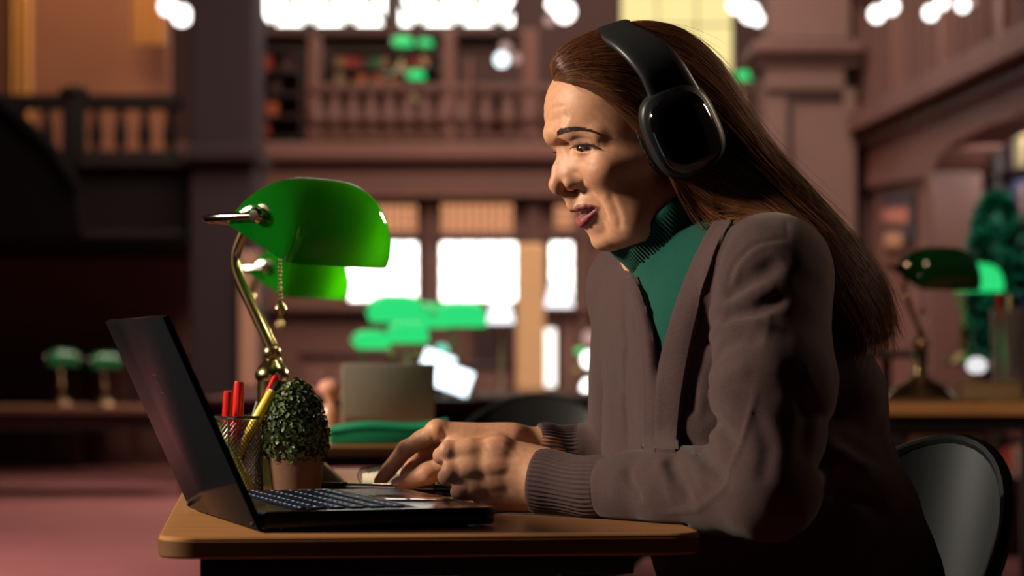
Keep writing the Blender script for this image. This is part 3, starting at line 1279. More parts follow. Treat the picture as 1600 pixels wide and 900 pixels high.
# ---- the button band along the opening
def band(edge_a, edge_b, n=70, m=10):
    A = smoothpath([(x, y, 0) for x, y in edge_a], 12)[:, :2]
    B = smoothpath([(x, y, 0) for x, y in edge_b], 12)[:, :2]

    def rs(c, n):
        L = np.concatenate([[0], np.cumsum(np.linalg.norm(np.diff(c, axis=0), axis=1))])
        u = np.linspace(0, L[-1], n)
        return np.stack([np.interp(u, L, c[:, 0]), np.interp(u, L, c[:, 1])], 1)
    A = rs(A, n); B = rs(B, n)
    G = np.zeros((n, m, 3)); dep = np.full((n, m), np.nan)
    for i in range(n):
        for j in range(m):
            c = A[i] + (B[i] - A[i]) * j / (m - 1)
            h = card_hit(c[0], min(c[1], 704))
            if h is not None:
                dep[i, j] = h[1]
    # fill and smooth the depth so the band lies flat on the cloth
    for _ in range(40):
        bad = np.isnan(dep)
        if not bad.any():
            break
        pd = np.pad(dep, 1, constant_values=np.nan)
        nb = np.nanmean(np.stack([pd[:-2, 1:-1], pd[2:, 1:-1], pd[1:-1, :-2], pd[1:-1, 2:]]), axis=0)
        dep[bad] = nb[bad]
    med = dep.copy()
    for _ in range(12):
        pd = np.pad(med, 1, mode='edge')
        med = (pd[:-2, 1:-1] + pd[2:, 1:-1] + pd[1:-1, :-2] + pd[1:-1, 2:] + 2 * med) / 6
    dep = np.minimum(med, dep + .004)
    for i in range(n):
        for j in range(m):
            c = A[i] + (B[i] - A[i]) * j / (m - 1)
            e = min(j, m - 1 - j)
            G[i, j] = P(c[0], c[1], dep[i, j] - (.0045 if e >= 1 else .0015))
    return G
# =================================================================== hair
hairm = mat('brown_hair', (.040, .016, .0085), rough=.38, spec=.5)
_b = hairm.node_tree.nodes['Principled BSDF']
_nt = hairm.node_tree
_a = _nt.nodes.new('ShaderNodeAttribute'); _a.attribute_name = 'tint'
_r = _nt.nodes.new('ShaderNodeValToRGB')
_r.color_ramp.elements[0].color = (.036, .0145, .008, 1)
_r.color_ramp.elements[1].color = (.34, .135, .058, 1)
_nt.links.new(_a.outputs['Fac'], _r.inputs['Fac'])
_nt.links.new(_r.outputs['Color'], _b.inputs['Base Color'])
_tl = _nt.nodes.new('ShaderNodeBsdfTranslucent'); _tl.inputs['Color'].default_value = (.30, .10, .040, 1)
_mx = _nt.nodes.new('ShaderNodeMixShader'); _mx.inputs['Fac'].default_value = .25
_nt.links.new(_b.outputs['BSDF'], _mx.inputs[1]); _nt.links.new(_tl.outputs['BSDF'], _mx.inputs[2])
_nt.links.new(_mx.outputs['Shader'], _nt.nodes['Material Output'].inputs['Surface'])

LG = [(866, 127), (892, 134), (930, 152), (970, 180), (1003, 212), (1040, 262), (1085, 318), (1130, 346), (1195, 350), (1248, 384), (1298, 455), (1340, 535)]
UG = [(863, 121), (860, 98), (878, 72), (920, 50), (972, 36), (1022, 33), (1075, 50), (1130, 100), (1195, 205), (1285, 313), (1374, 425), (1396, 508)]
WG = [.004, .040, .060, .074, .080, .082, .086, .096, .122, .150, .168, .165]
WL = [.000, .030, .052, .067, .073, .074, .075, .088, .120, .150, .166, .160]
PG = [2.0, 2.0, 2.0, 2.0, 2.0, 2.1, 2.2, 2.4, 2.8, 3.2, 3.2, 3.0]
_tk = np.linspace(0, 1, len(LG))


def _ci(vals, t):
    """smooth interpolation of a table"""
    v = np.asarray(vals, float)
    x = np.clip(t, 0, 1) * (len(v) - 1)
    i = np.clip(x.astype(int), 0, len(v) - 2); f = x - i
    g = lambda k: v[np.clip(k, 0, len(v) - 1)]
    a, b, c, d = g(i - 1), g(i), g(i + 1), g(i + 2)
    return 0.5 * (2 * b + (c - a) * f + (2 * a - 5 * b + 4 * c - d) * f ** 2 + (3 * b - a - 3 * c + d) * f ** 3)


def hair_pt(t, s, side=1, lift=0.0, over=0.0):
    """t along the strand, s from the lower edge (0) to the crown line (1)"""
    t = np.asarray(t, float); s = np.asarray(s, float)
    t, s = np.broadcast_arrays(t, s)
    lx = _ci([p[0] for p in LG], t); ly = _ci([p[1] for p in LG], t)
    ux = _ci([p[0] for p in UG], t); uy = _ci([p[1] for p in UG], t)
    x = lx + (ux - lx) * s; y = ly + (uy - ly) * s
    # tips run on beyond the table
    ex = np.maximum(t - 1, 0)
    x = x + ex * (-60 + 0 * s); y = y + ex * 330
    p = _ci(PG, t); w0 = _ci(WL, t); w1 = _ci(WG, t)
    ss = np.clip(s, 0, 1)
    prof = np.power(np.maximum(1 - ss ** p, 0), 1 / p)
    bul = w0 + (w1 - w0) * np.clip(ss * 4, 0, 1)
    w = (bul * prof + lift) * side
    return H(x, y, w)


# base volume
nt_, ns_ = 150, 40
tt = np.linspace(0, 1, nt_); ss = 1 - (1 - np.linspace(0, 1, ns_)) ** 1.7
T, S_ = np.meshgrid(tt, ss, indexing='ij')
near = hair_pt(T, S_, 1, -.0012); far = hair_pt(T, S_, -1, -.0012)
loop = np.concatenate([near, far[:, ::-1][:, 1:]], 1)
nl = loop.shape[1]
V = loop.reshape(-1, 3)
idx = np.arange(nt_ * nl).reshape(nt_, nl)
fq = [np.stack([idx[:-1], np.roll(idx[:-1], -1, 1), np.roll(idx[1:], -1, 1), idx[1:]], -1).reshape(-1, 4)]
endc = len(V)
V = np.vstack([V, loop[-1].mean(0)[None]])
ef = np.stack([idx[-1], np.roll(idx[-1], -1), np.full(nl, endc)], -1)
basem = hairm
hb = np_mesh('hair', V, [fq[0], ef], hairm, PERSON, world=True)
set_attr(hb, 'tint', np.concatenate([.10 + .15 * np.random.default_rng(3).random(len(V))]))

# strands lying over the volume
rg = np.random.default_rng(21)


def strand_set(N, T, t0r, t1r, sr, lift_r, jit, side_p=.9, freq=2.0):
    t0 = rg.uniform(*t0r, N); t1 = rg.uniform(*t1r, N)
    s0 = rg.uniform(*sr, N)
    # gather strands in locks
    lock = np.round(s0 * 40) / 40
    s0 = s0 * .55 + lock * .45
    side = np.where(rg.random(N) < side_p, 1, -1)
    u = np.linspace(0, 1, T)
    t = t0[:, None] + (t1 - t0)[:, None] * u
    s = s0[:, None] + rg.normal(0, jit, N)[:, None] * np.sin(u * PI * freq + rg.uniform(0, 6, N)[:, None]) + rg.normal(0, jit * .7, N)[:, None] * u
    s = np.clip(s, -.05, 1.0)
    lift = rg.uniform(*lift_r, N)[:, None] * (0.25 + .75 * np.sin(u * PI * .5))
    p = hair_pt(t, s, side[:, None], lift)
    return p, t, s


sets = []
tints = []
for args in ((5200, 26, (0.0, .25), (.9, 1.06), (0, 1), (.0002, .0030), .010),
             (2200, 22, (.25, .6), (.85, 1.10), (0, 1), (.0004, .0045), .016),
             (1500, 14, (0.0, .06), (.25, .5), (0, 1), (.0004, .0035), .020)):
    p, t, s = strand_set(*args)
    sets.append(p)
hs = []
for k, p in enumerate(sets):
    N = len(p)
    if k == 1:
        # the ends fray
        amp = np.clip((np.linspace(0, 1, p.shape[1]) - .6) / .4, 0, 1) ** 2
        p = p + rg.normal(0, .009, (N, 1, 3)) * amp[None, :, None]
    o = hairs('hair_strands', p, hairm, hb, rad=rg.uniform(.00022, .00048, N))
    tn_ = np.repeat(np.clip(rg.beta(2, 3.2, N), 0, 1), p.shape[1] * 3)
    set_attr(o, 'tint', tn_)
    hs.append(o)
# loose flyaway hairs at hairline, crown and tips
fl = []
for i in range(420):
    z = rg.random()
    if z < .25:
        t0 = rg.uniform(0, .15); s0 = rg.uniform(.2, 1); L = .16
    elif z < .5:
        t0 = rg.uniform(.3, .6); s0 = rg.uniform(.85, 1); L = .3
    else:
        t0 = rg.uniform(.72, .9); s0 = rg.uniform(0, 1); L = .26
    u = np.linspace(0, 1, 14)
    p = hair_pt(t0 + L * u, np.full(14, s0), 1 if rg.random() < .75 else -1, .001)
    p = p + np.outer(u ** 2, rg.normal(0, .010, 3) + np.array([-.002, 0, .003]))
    fl.append(p)
for i in range(170):
    # loose locks sliding over the shoulder
    u = np.linspace(0, 1, 14)
    t0 = rg.uniform(.42, .70); L = rg.uniform(.16, .30); dip = rg.uniform(.02, .16)
    p = hair_pt(t0 + L * u, .03 - dip * np.sin(u * PI) ** 1.5 + rg.normal(0, .01), 1, .010)
    fl.append(p + np.outer(u ** 2, rg.normal(0, .006, 3)))
o = hairs('flyaway_hair', np.array(fl), hairm, hb, rad=.00020)
set_attr(o, 'tint', np.full(len(fl) * 14 * 3, .8))
# button band, button, trousers, shoes, headphones
bandm = knit('brown_band', KN1, KN2, None, 1100)


def add_band(ea, eb):
    G = band(ea, eb)
    n, m = G.shape[:2]
    MB().grid([[Vector(G[i, j]) for j in range(m)] for i in range(n)], .0030).build('button_band', bandm, cdo, world=True)


add_band([(1118, 348), (1098, 382), (1072, 440), (1048, 510), (1031, 580), (1027, 640), (1025, 740)],
         [(1146, 346), (1122, 392), (1102, 450), (1084, 520), (1071, 590), (1062, 650), (1056, 740)])
add_band([(978, 432), (993, 475), (1002, 540), (1007, 610), (1008, 740)],
         [(996, 436), (1011, 480), (1021, 535), (1027, 600), (1027, 740)])
h = card_hit(1011, 698, .006)
if h is not None:
    MB().sphere(Vector(h), .0065, s=(.9, .5, 1.1)).build('button', mat('button', (.02, .014, .012), rough=.35), cdo, world=True)

tr = Sdf()
tr.ell(HIP + np.array([0, 0, -.03]), (.135, .178, .13))
for hp, kn_, an_ in LEGS:
    tr.cap(hp, kn_, .088, .062, k=.05)
    tr.cap(kn_, an_ + np.array([0, 0, .03]), .060, .050, k=.03)
tr.func(lambda p: np.maximum.reduce([p[:, 2] - .462, .02 - p[:, 0], p[:, 0] - .60]), .01, 'sub')
V, Q = mesh_from(tr, (-.35, 2.2, .05), (.62, 2.95, .80), .007, 2)
np_mesh('trousers', V, Q, mat('black_trousers', (.008, .007, .008), rough=.9), PERSON, world=True)
for hp, kn_, an_ in LEGS:
    sh = Sdf()
    sh.cap(an_ + np.array([.02, 0, -.03]), an_ + np.array([-.15, 0, -.05]), .038, .030)
    sh.func(lambda p: .002 - p[:, 2], .004, 'int')
    V, Q = mesh_from(sh, an_ + np.array([-.22, -.08, -.12]), an_ + np.array([.10, .08, .06]), .005, 1)
    np_mesh('shoe', V, Q, mat('black_shoe', (.01, .01, .01), rough=.35), PERSON, world=True)

# =================================================================== headphones
HP = thing('headphones', 'black over-ear headphones worn on the head of the woman', 'headphones', tuple(H(1070, 200)))
soft = mat('headphone_black', (.014, .016, .019), rough=.42, spec=.5)
glossy = mat('headphone_gloss', (.003, .003, .0035), rough=.05, spec=.6, coat=1.0)
pad = mat('ear_pad', (.010, .010, .011), rough=.5)
# strap: from cup to cup over the crown
cl = [(1066, 205, .0930, 50), (1058, 170, .0945, 45), (1046, 138, .0935, 39), (1031, 110, .0905, 36), (1011, 87, .0800, 35), (990, 70, .0620, 33), (972, 60, .0380, 31), (961, 52, .0150, 30), (957, 50, 0.0, 30)]
near_c = np.array([H(x, y, w) for x, y, w, b in cl])
wid = np.array([b * .00069 for *_, b in cl])
far_c = MIR(near_c)[::-1][1:]
allc = np.vstack([near_c, far_c]); allw = np.concatenate([wid, wid[::-1][1:]])
cs = smoothpath(allc, 6)
ws = np.interp(np.linspace(0, 1, len(cs)), np.linspace(0, 1, len(allw)), allw)
dirb = np.array([.82, 0, .50])            # across the strap
n = len(cs)
tg = np.gradient(cs, axis=0); tg /= np.linalg.norm(tg, axis=1, keepdims=True)
rows = []
mcen = H(1010, 170)
for i in range(n):
    ac = FWD * -.97 + UPV * .10
    ac = ac - tg[i] * (ac @ tg[i]); ac /= np.linalg.norm(ac)
    no = np.cross(tg[i], ac)
    if no @ (cs[i] - mcen) < 0:
        no = -no
    row = []
    for k in range(20):
        a = 2 * PI * k / 20
        ca_, sa = math.cos(a), math.sin(a)
        row.append(cs[i] + ac * (abs(ca_) ** .5 * (1 if ca_ > 0 else -1)) * ws[i] + no * ((abs(sa) ** .7 * (1 if sa > 0 else -1)) * .0055 + .004))
    rows.append(row)
rows = np.array(rows)
idx = np.arange(n * 20).reshape(n, 20)
fq = np.stack([idx[:-1], np.roll(idx[:-1], -1, 1), np.roll(idx[1:], -1, 1), idx[1:]], -1).reshape(-1, 4)
np_mesh('headband', rows.reshape(-1, 3), fq, soft, HP, world=True)


def cup_outline(cx, cy, a, b, rot, n=64, pw=3.0):
    out = []
    for k in range(n):
        t = 2 * PI * k / n
        c, s = math.cos(t), math.sin(t)
        x = a * (abs(c) ** (2 / pw)) * (1 if c > 0 else -1); y = b * (abs(s) ** (2 / pw)) * (1 if s > 0 else -1)
        out.append((cx + x * math.cos(rot) - y * math.sin(rot), cy + x * math.sin(rot) + y * math.cos(rot)))
    return out


def cup_layer(stack, S, name, m, parent):
    """stack of (scale, w, dx, dy) rings"""
    base = np.array(cup_outline(0, 0, 1, 1, 0))
    rows = []
    for (cx, cy, a, b, rot, w) in stack:
        o = np.array(cup_outline(cx, cy, a, b, rot, 96, 2.9))
        rows.append(S(H(o[:, 0], o[:, 1], np.full(len(o), w))))
    rows = np.array(rows)
    nn_ = rows.shape[1]
    idx = np.arange(rows.shape[0] * nn_).reshape(-1, nn_)
    fq = np.stack([idx[:-1], np.roll(idx[:-1], -1, 1), np.roll(idx[1:], -1, 1), idx[1:]], -1).reshape(-1, 4)
    V = rows.reshape(-1, 3)
    ends = []
    for r, rev in ((0, True), (rows.shape[0] - 1, False)):
        c = len(V); V = np.vstack([V, rows[r].mean(0)[None]])
        e = np.stack([idx[r], np.roll(idx[r], -1), np.full(nn_, c)], -1)
        ends.append(e[:, ::-1] if rev else e)
    return np_mesh(name, V, [fq] + ends, m, parent, world=True)


R0 = math.radians(-24)
for S in ((lambda p: p), MIR):
    CX, CY = 1066, 204
    cupo = cup_layer([(CX, CY, 57, 72, R0, .076), (CX, CY, 60, 75, R0, .082), (CX, CY, 60, 74, R0, .092), (CX + 1, CY, 57, 71, R0, .101), (CX + 2, CY, 53, 67, R0, .106)], S, 'ear_cup', soft, HP)
    cup_layer([(CX + 5, CY + 3, 50, 64, R0, .104), (CX + 5, CY + 3, 49, 63, R0, .1085), (CX + 5, CY + 3, 45, 58, R0, .1125), (CX + 5, CY + 3, 34, 46, R0, .1155), (CX + 5, CY + 3, 15, 22, R0, .117)], S, 'cap_plate', glossy, cupo)
    # ear cushion with pleats
    NA = 360
    an = np.linspace(0, 2 * PI, NA, endpoint=False)
    rows = []
    for j in range(17):
        b_ = PI * j / 16
        ww = .0655 + .0085 * math.cos(b_) * -1
        bul = math.sin(b_)
        sc_ = 0.93 + .115 * bul
        pl = 1 + .012 * np.cos(an * 58) * bul
        c, s = np.cos(an), np.sin(an)
        x = 59 * np.abs(c) ** (2 / 2.6) * np.sign(c) * sc_ * pl; y = 73 * np.abs(s) ** (2 / 2.6) * np.sign(s) * sc_ * pl
        rows.append(S(H(CX - 10 + x * math.cos(R0) - y * math.sin(R0), CY + x * math.sin(R0) + y * math.cos(R0), np.full(NA, ww))))
    rows = np.array(rows)
    idx = np.arange(17 * NA).reshape(17, NA)
    fq = np.stack([idx[:-1], np.roll(idx[:-1], -1, 1), np.roll(idx[1:], -1, 1), idx[1:]], -1).reshape(-1, 4)
    np_mesh('ear_cushion', rows.reshape(-1, 3), fq, pad, HP, world=True)
# =================================================================== desk and the things on it
def wood(name, c1, c2, scale=3.0, stretch=(1, 14, 14), rough=.38):
    m = mat(name, c1, rough=rough, spec=.45, var=(scale, .55, c2, stretch), bump=(60, .04, 'noise'))
    return m


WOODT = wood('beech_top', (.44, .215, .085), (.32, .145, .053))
WOOD_SHADED = wood('beech_shaded', (.15, .075, .034), (.10, .048, .021), 4.0)  # darker copy of the top's beech, the edge's shade put into its colour
BLACKM = mat('black_frame', (.010, .010, .011), rough=.45)
DRZ = .108


def rounded_rect(w, d, r, n=8):
    pts = []
    for cx, cy, a0 in ((w - r, r, -PI / 2), (w - r, d - r, 0), (r, d - r, PI / 2), (r, r, PI)):
        for k in range(n + 1):
            a = a0 + PI / 2 * k / n
            pts.append((cx + r * math.cos(a), cy + r * math.sin(a)))
    return pts


def make_desk(label, loc, group='reading desks', L=1.30, W=.525):
    t = thing('desk', label, 'desk', loc, DRZ, group)
    th = .0215
    MB().prism(rounded_rect(W, L, .035), DESK - th, DESK, bev=.0045, seg=3).build('desktop', WOODT, t)
    MB().prism([(x * (W + .0016) / W - .0008, y * (L + .0016) / L - .0008) for x, y in rounded_rect(W, L, .035)], DESK - th + .0015, DESK - .0042, bev=.001, seg=1).build('shaded_edge', WOOD_SHADED, t)  # ring round the top whose darker colour stands for shade
    m = MB()
    ap = .020
    z1 = DESK - th - .0005
    x0, x1, y0, y1 = .040, W - .065, .028, L - .03
    m.box(((x0 + x1) / 2, y0 + .012, z1 - ap / 2), (x1 - x0, .024, ap), bev=.002)
    m.box(((x0 + x1) / 2, y1 - .012, z1 - ap / 2), (x1 - x0, .024, ap), bev=.002)
    m.box((x0 + .012, (y0 + y1) / 2, z1 - ap / 2), (.024, y1 - y0 - .05, ap), bev=.002)
    m.box((x1 - .012, (y0 + y1) / 2, z1 - ap / 2), (.024, y1 - y0 - .05, ap), bev=.002)
    m.build('apron', BLACKM, t)
    for lx, ly in ((x0 + .03, y0 + .03), (x1 - .05, y0 + .03), (x0 + .03, y1 - .03), (x1 - .05, y1 - .03)):
        MB().box((lx, ly, (z1 - ap) / 2), (.04, .04, z1 - ap), bev=.003).build('leg', BLACKM, t)
    return t


O1 = np.array([-.335, 2.236])
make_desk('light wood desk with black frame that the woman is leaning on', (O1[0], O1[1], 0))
D2 = np.array([O1[0] - .238, O1[1] + 2.172])
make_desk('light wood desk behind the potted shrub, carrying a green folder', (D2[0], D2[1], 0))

# ------------------------------------------------------------------ laptop
LN = D(411, 833); LFp = D(303, 797.5)
uv = (LFp - LN)[:2]; LW = float(np.linalg.norm(uv)); uv = uv / LW
LRZ = math.atan2(uv[1], uv[0])
LAP = thing('laptop', 'open black laptop with lit keyboard on the desk in front of the woman', 'laptop', (LN[0], LN[1], DESK), LRZ)
# local frame: x along the hinge (away from the camera), -y towards the woman
lidm = mat('laptop_lid', (.008, .009, .012), rough=.14, spec=.010)
deckm = mat('laptop_deck', (.016, .016, .020), rough=.20, metal=.2)
darkp = mat('laptop_under', (.008, .008, .009), rough=.5)
BD = .240
b = MB()
pl = []
r = .016
for cx, cy, a0 in ((LW - r, -BD + r, -PI / 2), (LW - .006, -.006, 0), (.006, -.006, PI / 2), (r, -BD + r, PI)):
    rr = r if cy < -.1 else .006
    for k in range(7):
        a = a0 + PI / 2 * k / 6
        pl.append((cx + rr * math.cos(a), cy + rr * math.sin(a)))
b.prism(pl, .003, .0205, bev=.004, seg=3)
for fx, fy in ((.03, -.03), (LW - .03, -.03), (.03, -BD + .03), (LW - .03, -BD + .03)):
    b.lathe([(.007, 0), (.007, .003)], 12, Matrix.Translation((fx, fy, 0)))
base = b.build('base', deckm, LAP)
MB().box((LW / 2, -.095, .0206), (LW - .03, .128, .0006)).build('key_tray', darkp, base)
keym = mat('key', (.06, .065, .08), rough=.45)
kb = MB(); leg_ = MB()
rows = [(15, .013), (14, .0185), (14, .0185), (13, .0185), (12, .0185), (9, .0185)]
yy = -.036
for ri, (n, hgt) in enumerate(rows):
    wtot = LW - .036
    ws_ = [1.0] * n
    if ri == 1: ws_[-1] = 1.7
    if ri == 2: ws_[0] = 1.5
    if ri == 3: ws_[0] = 1.75; ws_[-1] = 1.9
    if ri == 4: ws_[0] = 2.2; ws_[-1] = 2.4
    if ri == 5: ws_[4] = 5.2
    un = wtot / sum(ws_)
    x = .018
    for w_ in ws_:
        kb.box((LW - (x + w_ * un / 2), yy - hgt / 2, .0216), (w_ * un - .0032, hgt - .0032, .0016), bev=.0006, seg=1)
        leg_.box((LW - (x + w_ * un / 2), yy - hgt / 2, .02245), (min(.006, w_ * un * .3), .0022, .0001))
        x += w_ * un
    yy -= hgt + .0016
kb.build('keyboard', keym, base)
leg_.build('key_legend', glow('key_light', (.55, .68, 1.0), .9), base)
MB().box((LW / 2 - .01, -BD + .042, .0207), (.110, .066, .0008), bev=.0003).build('touchpad', mat('touchpad', (.014, .014, .017), rough=.08, spec=.6, coat=.6), base)
for py_, w_ in ((-.045, .012), (-.072, .009), (-.098, .014), (-.135, .006)):
    MB().box((-.0002, py_, .011), (.001, w_, .0045), bev=.0004).build('port', mat('port', (.002, .002, .002), rough=.3), base)
AL = math.radians(24.3); LL_ = .2255
Ml = Matrix.Translation((0, .002, .004)) @ Matrix.Rotation(-AL, 4, 'X')
lid = MB().box((LW / 2, 0, LL_ / 2), (LW, .0070, LL_), M=Ml, bev=.0014, seg=2).build('lid', lidm, LAP)
MB().box((LW / 2, -.0038, LL_ / 2 + .004), (LW - .012, .0006, LL_ - .022), M=Ml).build('screen', glow('screen_glow', (.72, .80, 1.0), .55), lid)
MB().box((LW / 2, -.0034, LL_ / 2), (LW - .002, .0006, LL_ - .003), M=Ml, bev=.0002).build('bezel', darkp, lid)
for hx in (.045, LW - .045):
    MB().tube([Vector((hx - .03, .003, .012)), Vector((hx + .03, .003, .012))], .0060, 14).build('hinge', darkp, LAP)
em = MB()
for ex, ez, w_ in ((LW * .53, LL_ * .725, .020), (LW * .53, LL_ * .635, .018)):
    em.box((ex, .0036, ez), (w_, .0004, .0011), M=Ml)
em.box((LW * .53 - .006, .0036, LL_ * .68), (.0012, .0004, .018), M=Ml)
em.build('lid_mark', mat('lid_mark', (.10, .10, .11), rough=.3, metal=.6), lid)
for hx in (.010, LW - .012):
    MB().sphere(Vector((hx, .0038, .006)), .0026, M=Ml, u=12, v=8).build('rubber_bump', mat('rubber', (.004, .004, .004), rough=.7), lid)

# ------------------------------------------------------------------ banker's lamp
brass = mat('antique_brass', (.55, .42, .22), rough=.20, metal=1.0)
brassd = mat('aged_brass', (.40, .30, .16), rough=.28, metal=1.0)
chrome = mat('nickel', (.62, .56, .47), rough=.14, metal=1.0)


def green_glass(name, base, tr, amt, emit=None, es=0):
    m = bpy.data.materials.new(name)
    m.use_nodes = True
    nt = m.node_tree
    b_ = nt.nodes['Principled BSDF']
    b_.inputs['Base Color'].default_value = (*base, 1)
    b_.inputs['Roughness'].default_value = .06
    b_.inputs['Coat Weight'].default_value = .8
    b_.inputs['Coat Roughness'].default_value = .03
    if emit:
        b_.inputs['Emission Color'].default_value = (*emit, 1)
        b_.inputs['Emission Strength'].default_value = es
    tl_ = nt.nodes.new('ShaderNodeBsdfTranslucent')
    tl_.inputs['Color'].default_value = (*tr, 1)
    mx_ = nt.nodes.new('ShaderNodeMixShader')
    mx_.inputs['Fac'].default_value = amt
    nt.links.new(b_.outputs['BSDF'], mx_.inputs[1])
    nt.links.new(tl_.outputs['BSDF'], mx_.inputs[2])
    nt.links.new(mx_.outputs['Shader'], nt.nodes['Material Output'].inputs['Surface'])
    return m


GLASS_OFF = green_glass('green_glass', (.0, .100, .008), (.22, .75, .015), .42)
GLASS_LIT = green_glass('green_glass_lit', (.0, .25, .06), (.05, .8, .25), .3, (.03, .62, .20), 1.3)
GLASS_DIM = green_glass('green_glass_dim', (.0, .12, .03), (.03, .4, .1), .2, (.02, .40, .13), .09)
GLASS_DARK = green_glass('green_glass_dark', (.0, .050, .008), (.02, .3, .02), .2)
LZ = DESK


def make_lamp(label, loc, rz, glass, group="banker's lamps on the desks", detail=True, cat='lamp', name='desk_lamp'):
    t = thing(name, label, cat, loc, rz, group)
    n1 = 48 if detail else 20
    # all heights are above the desk top
    MB().lathe([(0, 0), (.092, 0), (.0955, .003), (.0955, .008), (.090, .013), (.078, .024), (.060, .040), (.042, .050), (.030, .054), (.0265, .058), (.0265, .062),
                (.0235, .064)], n1).build('base', brassd, t)
    MB().lathe([(.0, .060), (.0200, .060), (.0205, .070), (.0190, .074), (.0190, .138), (.0215, .141), (.0222, .145), (.0215, .149), (.0180, .156), (.0135, .160),
                (.0105, .164), (.0085, .166), (0, .166)], n1).build('column', brass, t)
    MB().sphere((0, 0, .174), .0118, u=24, v=16).build('ball_joint', brassd, t)
    st = smoothpath([(0, 0, .178), (-.016, 0, .205), (-.034, 0, .236), (-.053, 0, .270), (-.0595, 0, .289), (-.0580, 0, .306), (-.0480, 0, .326), (-.0385, 0, .340)], 8)
    stem = MB().tube(st, .0072, 16 if detail else 8).build('stem', brass, t)
    MB().lathe([(0, -.004), (.0100, -.004), (.0108, 0), (.0100, .004), (.0078, .007), (0, .007)], 20,
               Matrix.Translation((-.0385, 0, .338)) @ Matrix.Rotation(.5, 4, 'Y')).build('ferrule', chrome, stem)
    # yoke: a U of round bar behind the shade
    yk = smoothpath([(.066, -.112, .343), (.02, -.114, .343), (-.010, -.110, .343), (-.030, -.094, .343), (-.037, -.05, .343), (-.037, .05, .343), (-.030, .094, .343), (-.010, .110, .343),
                     (.02, .114, .343), (.066, .112, .343)], 6)
    yoke = MB().tube(yk, .0052, 14 if detail else 8).build('yoke', chrome, t)
    for sg in (-1, 1):
        MB().lathe([(0, 0), (.0155, 0), (.0165, .002), (.0150, .0045), (.0105, .0050), (.0095, .008), (.0098, .016), (.0070, .020), (0, .0205)], 28,
                   Matrix.Translation((.066, sg * .1020, .343)) @ Matrix.Rotation(-sg * PI / 2, 4, 'X')).build('pivot_knob', chrome, yoke)
    # shade: a cased-glass hood over a tilted opening
    a = np.array([.010, .337]); c = np.array([.110, .283])
    d_ = c - a; w = np.linalg.norm(d_); d_ /= w; nrm = np.array([-d_[1], d_[0]])
    Ls = .110
    nu, nv = (44, 56) if detail else (14, 18)
    ids = np.linspace(0, 1, nu); js = np.linspace(-1, 1, nv)
    pts = []
    for j in range(nv):
        th = js[j] * PI / 2
        yv = math.sin(th)
        ev = max(0.0, 1 - abs(yv) ** 3.3) ** (1 / 3.3)
        ew = max(0.0, 1 - abs(yv) ** 7) ** (1 / 7)
        row = []
        for i in range(nu):
            ph = PI * ids[i]
            cx = .5 - .5 * math.copysign(abs(math.cos(ph)) ** .92, math.cos(ph))
            hz = .088 * math.sin(ph) ** .86 * (1 + .05 * math.cos(ph))
            # ends: the section draws in a little towards its middle
            sh = .55 + .45 * ev
            xx = (.47 + (cx - .47) * (1 - (1 - ew) * .45)) * w
            p = a + d_ * xx + nrm * hz * ev
            row.append(Vector((p[0], yv * Ls, p[1])))
        pts.append(row)
    shd = MB().grid(pts, .0030).build('lamp_shade', glass, t)
    # socket and bulb below the hood
    MB().tube([Vector((.047, -.085, .322)), Vector((.047, -.030, .322))], .0125, 16).build('socket', brassd, t)
    MB().lathe([(0, 0), (.010, 0), (.0125, .012), (.0150, .040), (.0135, .064), (.008, .074), (0, .077)], 20,
               Matrix.Translation((.047, -.030, .322)) @ Matrix.Rotation(-PI / 2, 4, 'X')).build('bulb', mat('frosted_bulb', (.75, .72, .65), rough=.4), t)
    if detail:
        ch = MB()
        z = .312
        while z > .240:
            ch.sphere(Vector((.030 + .0008 * math.sin(z * 60), -.022, z)), .0024, u=10, v=8)
            z -= .0050
        cho = ch.build('pull_chain', brass, t)
        MB().lathe([(0, -.0095), (.0035, -.009), (.0055, -.006), (.0085, 0), (.0070, .005), (.0040, .008), (.0025, .010), (0, .010)], 16,
                   Matrix.Translation((.0305, -.022, .230))).build('chain_knob', brassd, cho)
    return t


LAMPRZ = math.radians(-32)
LB = P(425, 760, 3.05)
def bulb_light(o, power, s=1.0, color=(1, .86, .55)):
    l = bpy.data.lights.new('bulb_light', 'POINT'); l.energy = power; l.color = color; l.shadow_soft_size = .012
    b_ = bpy.data.objects.new('bulb_light', l); link(b_)
    b_.location = parent_matrix(o) @ Vector((.082, .070, .322))


LAMP = make_lamp("brass banker's lamp with green glass shade standing behind the potted shrub", (LB[0], LB[1], DESK), LAMPRZ, GLASS_OFF)
bulb_light(LAMP, .26)
L2 = make_lamp("blurred brass banker's lamp showing below the shade of the nearest lamp", (-.487, 4.86, DESK), LAMPRZ, GLASS_OFF)
bulb_light(L2, .8)

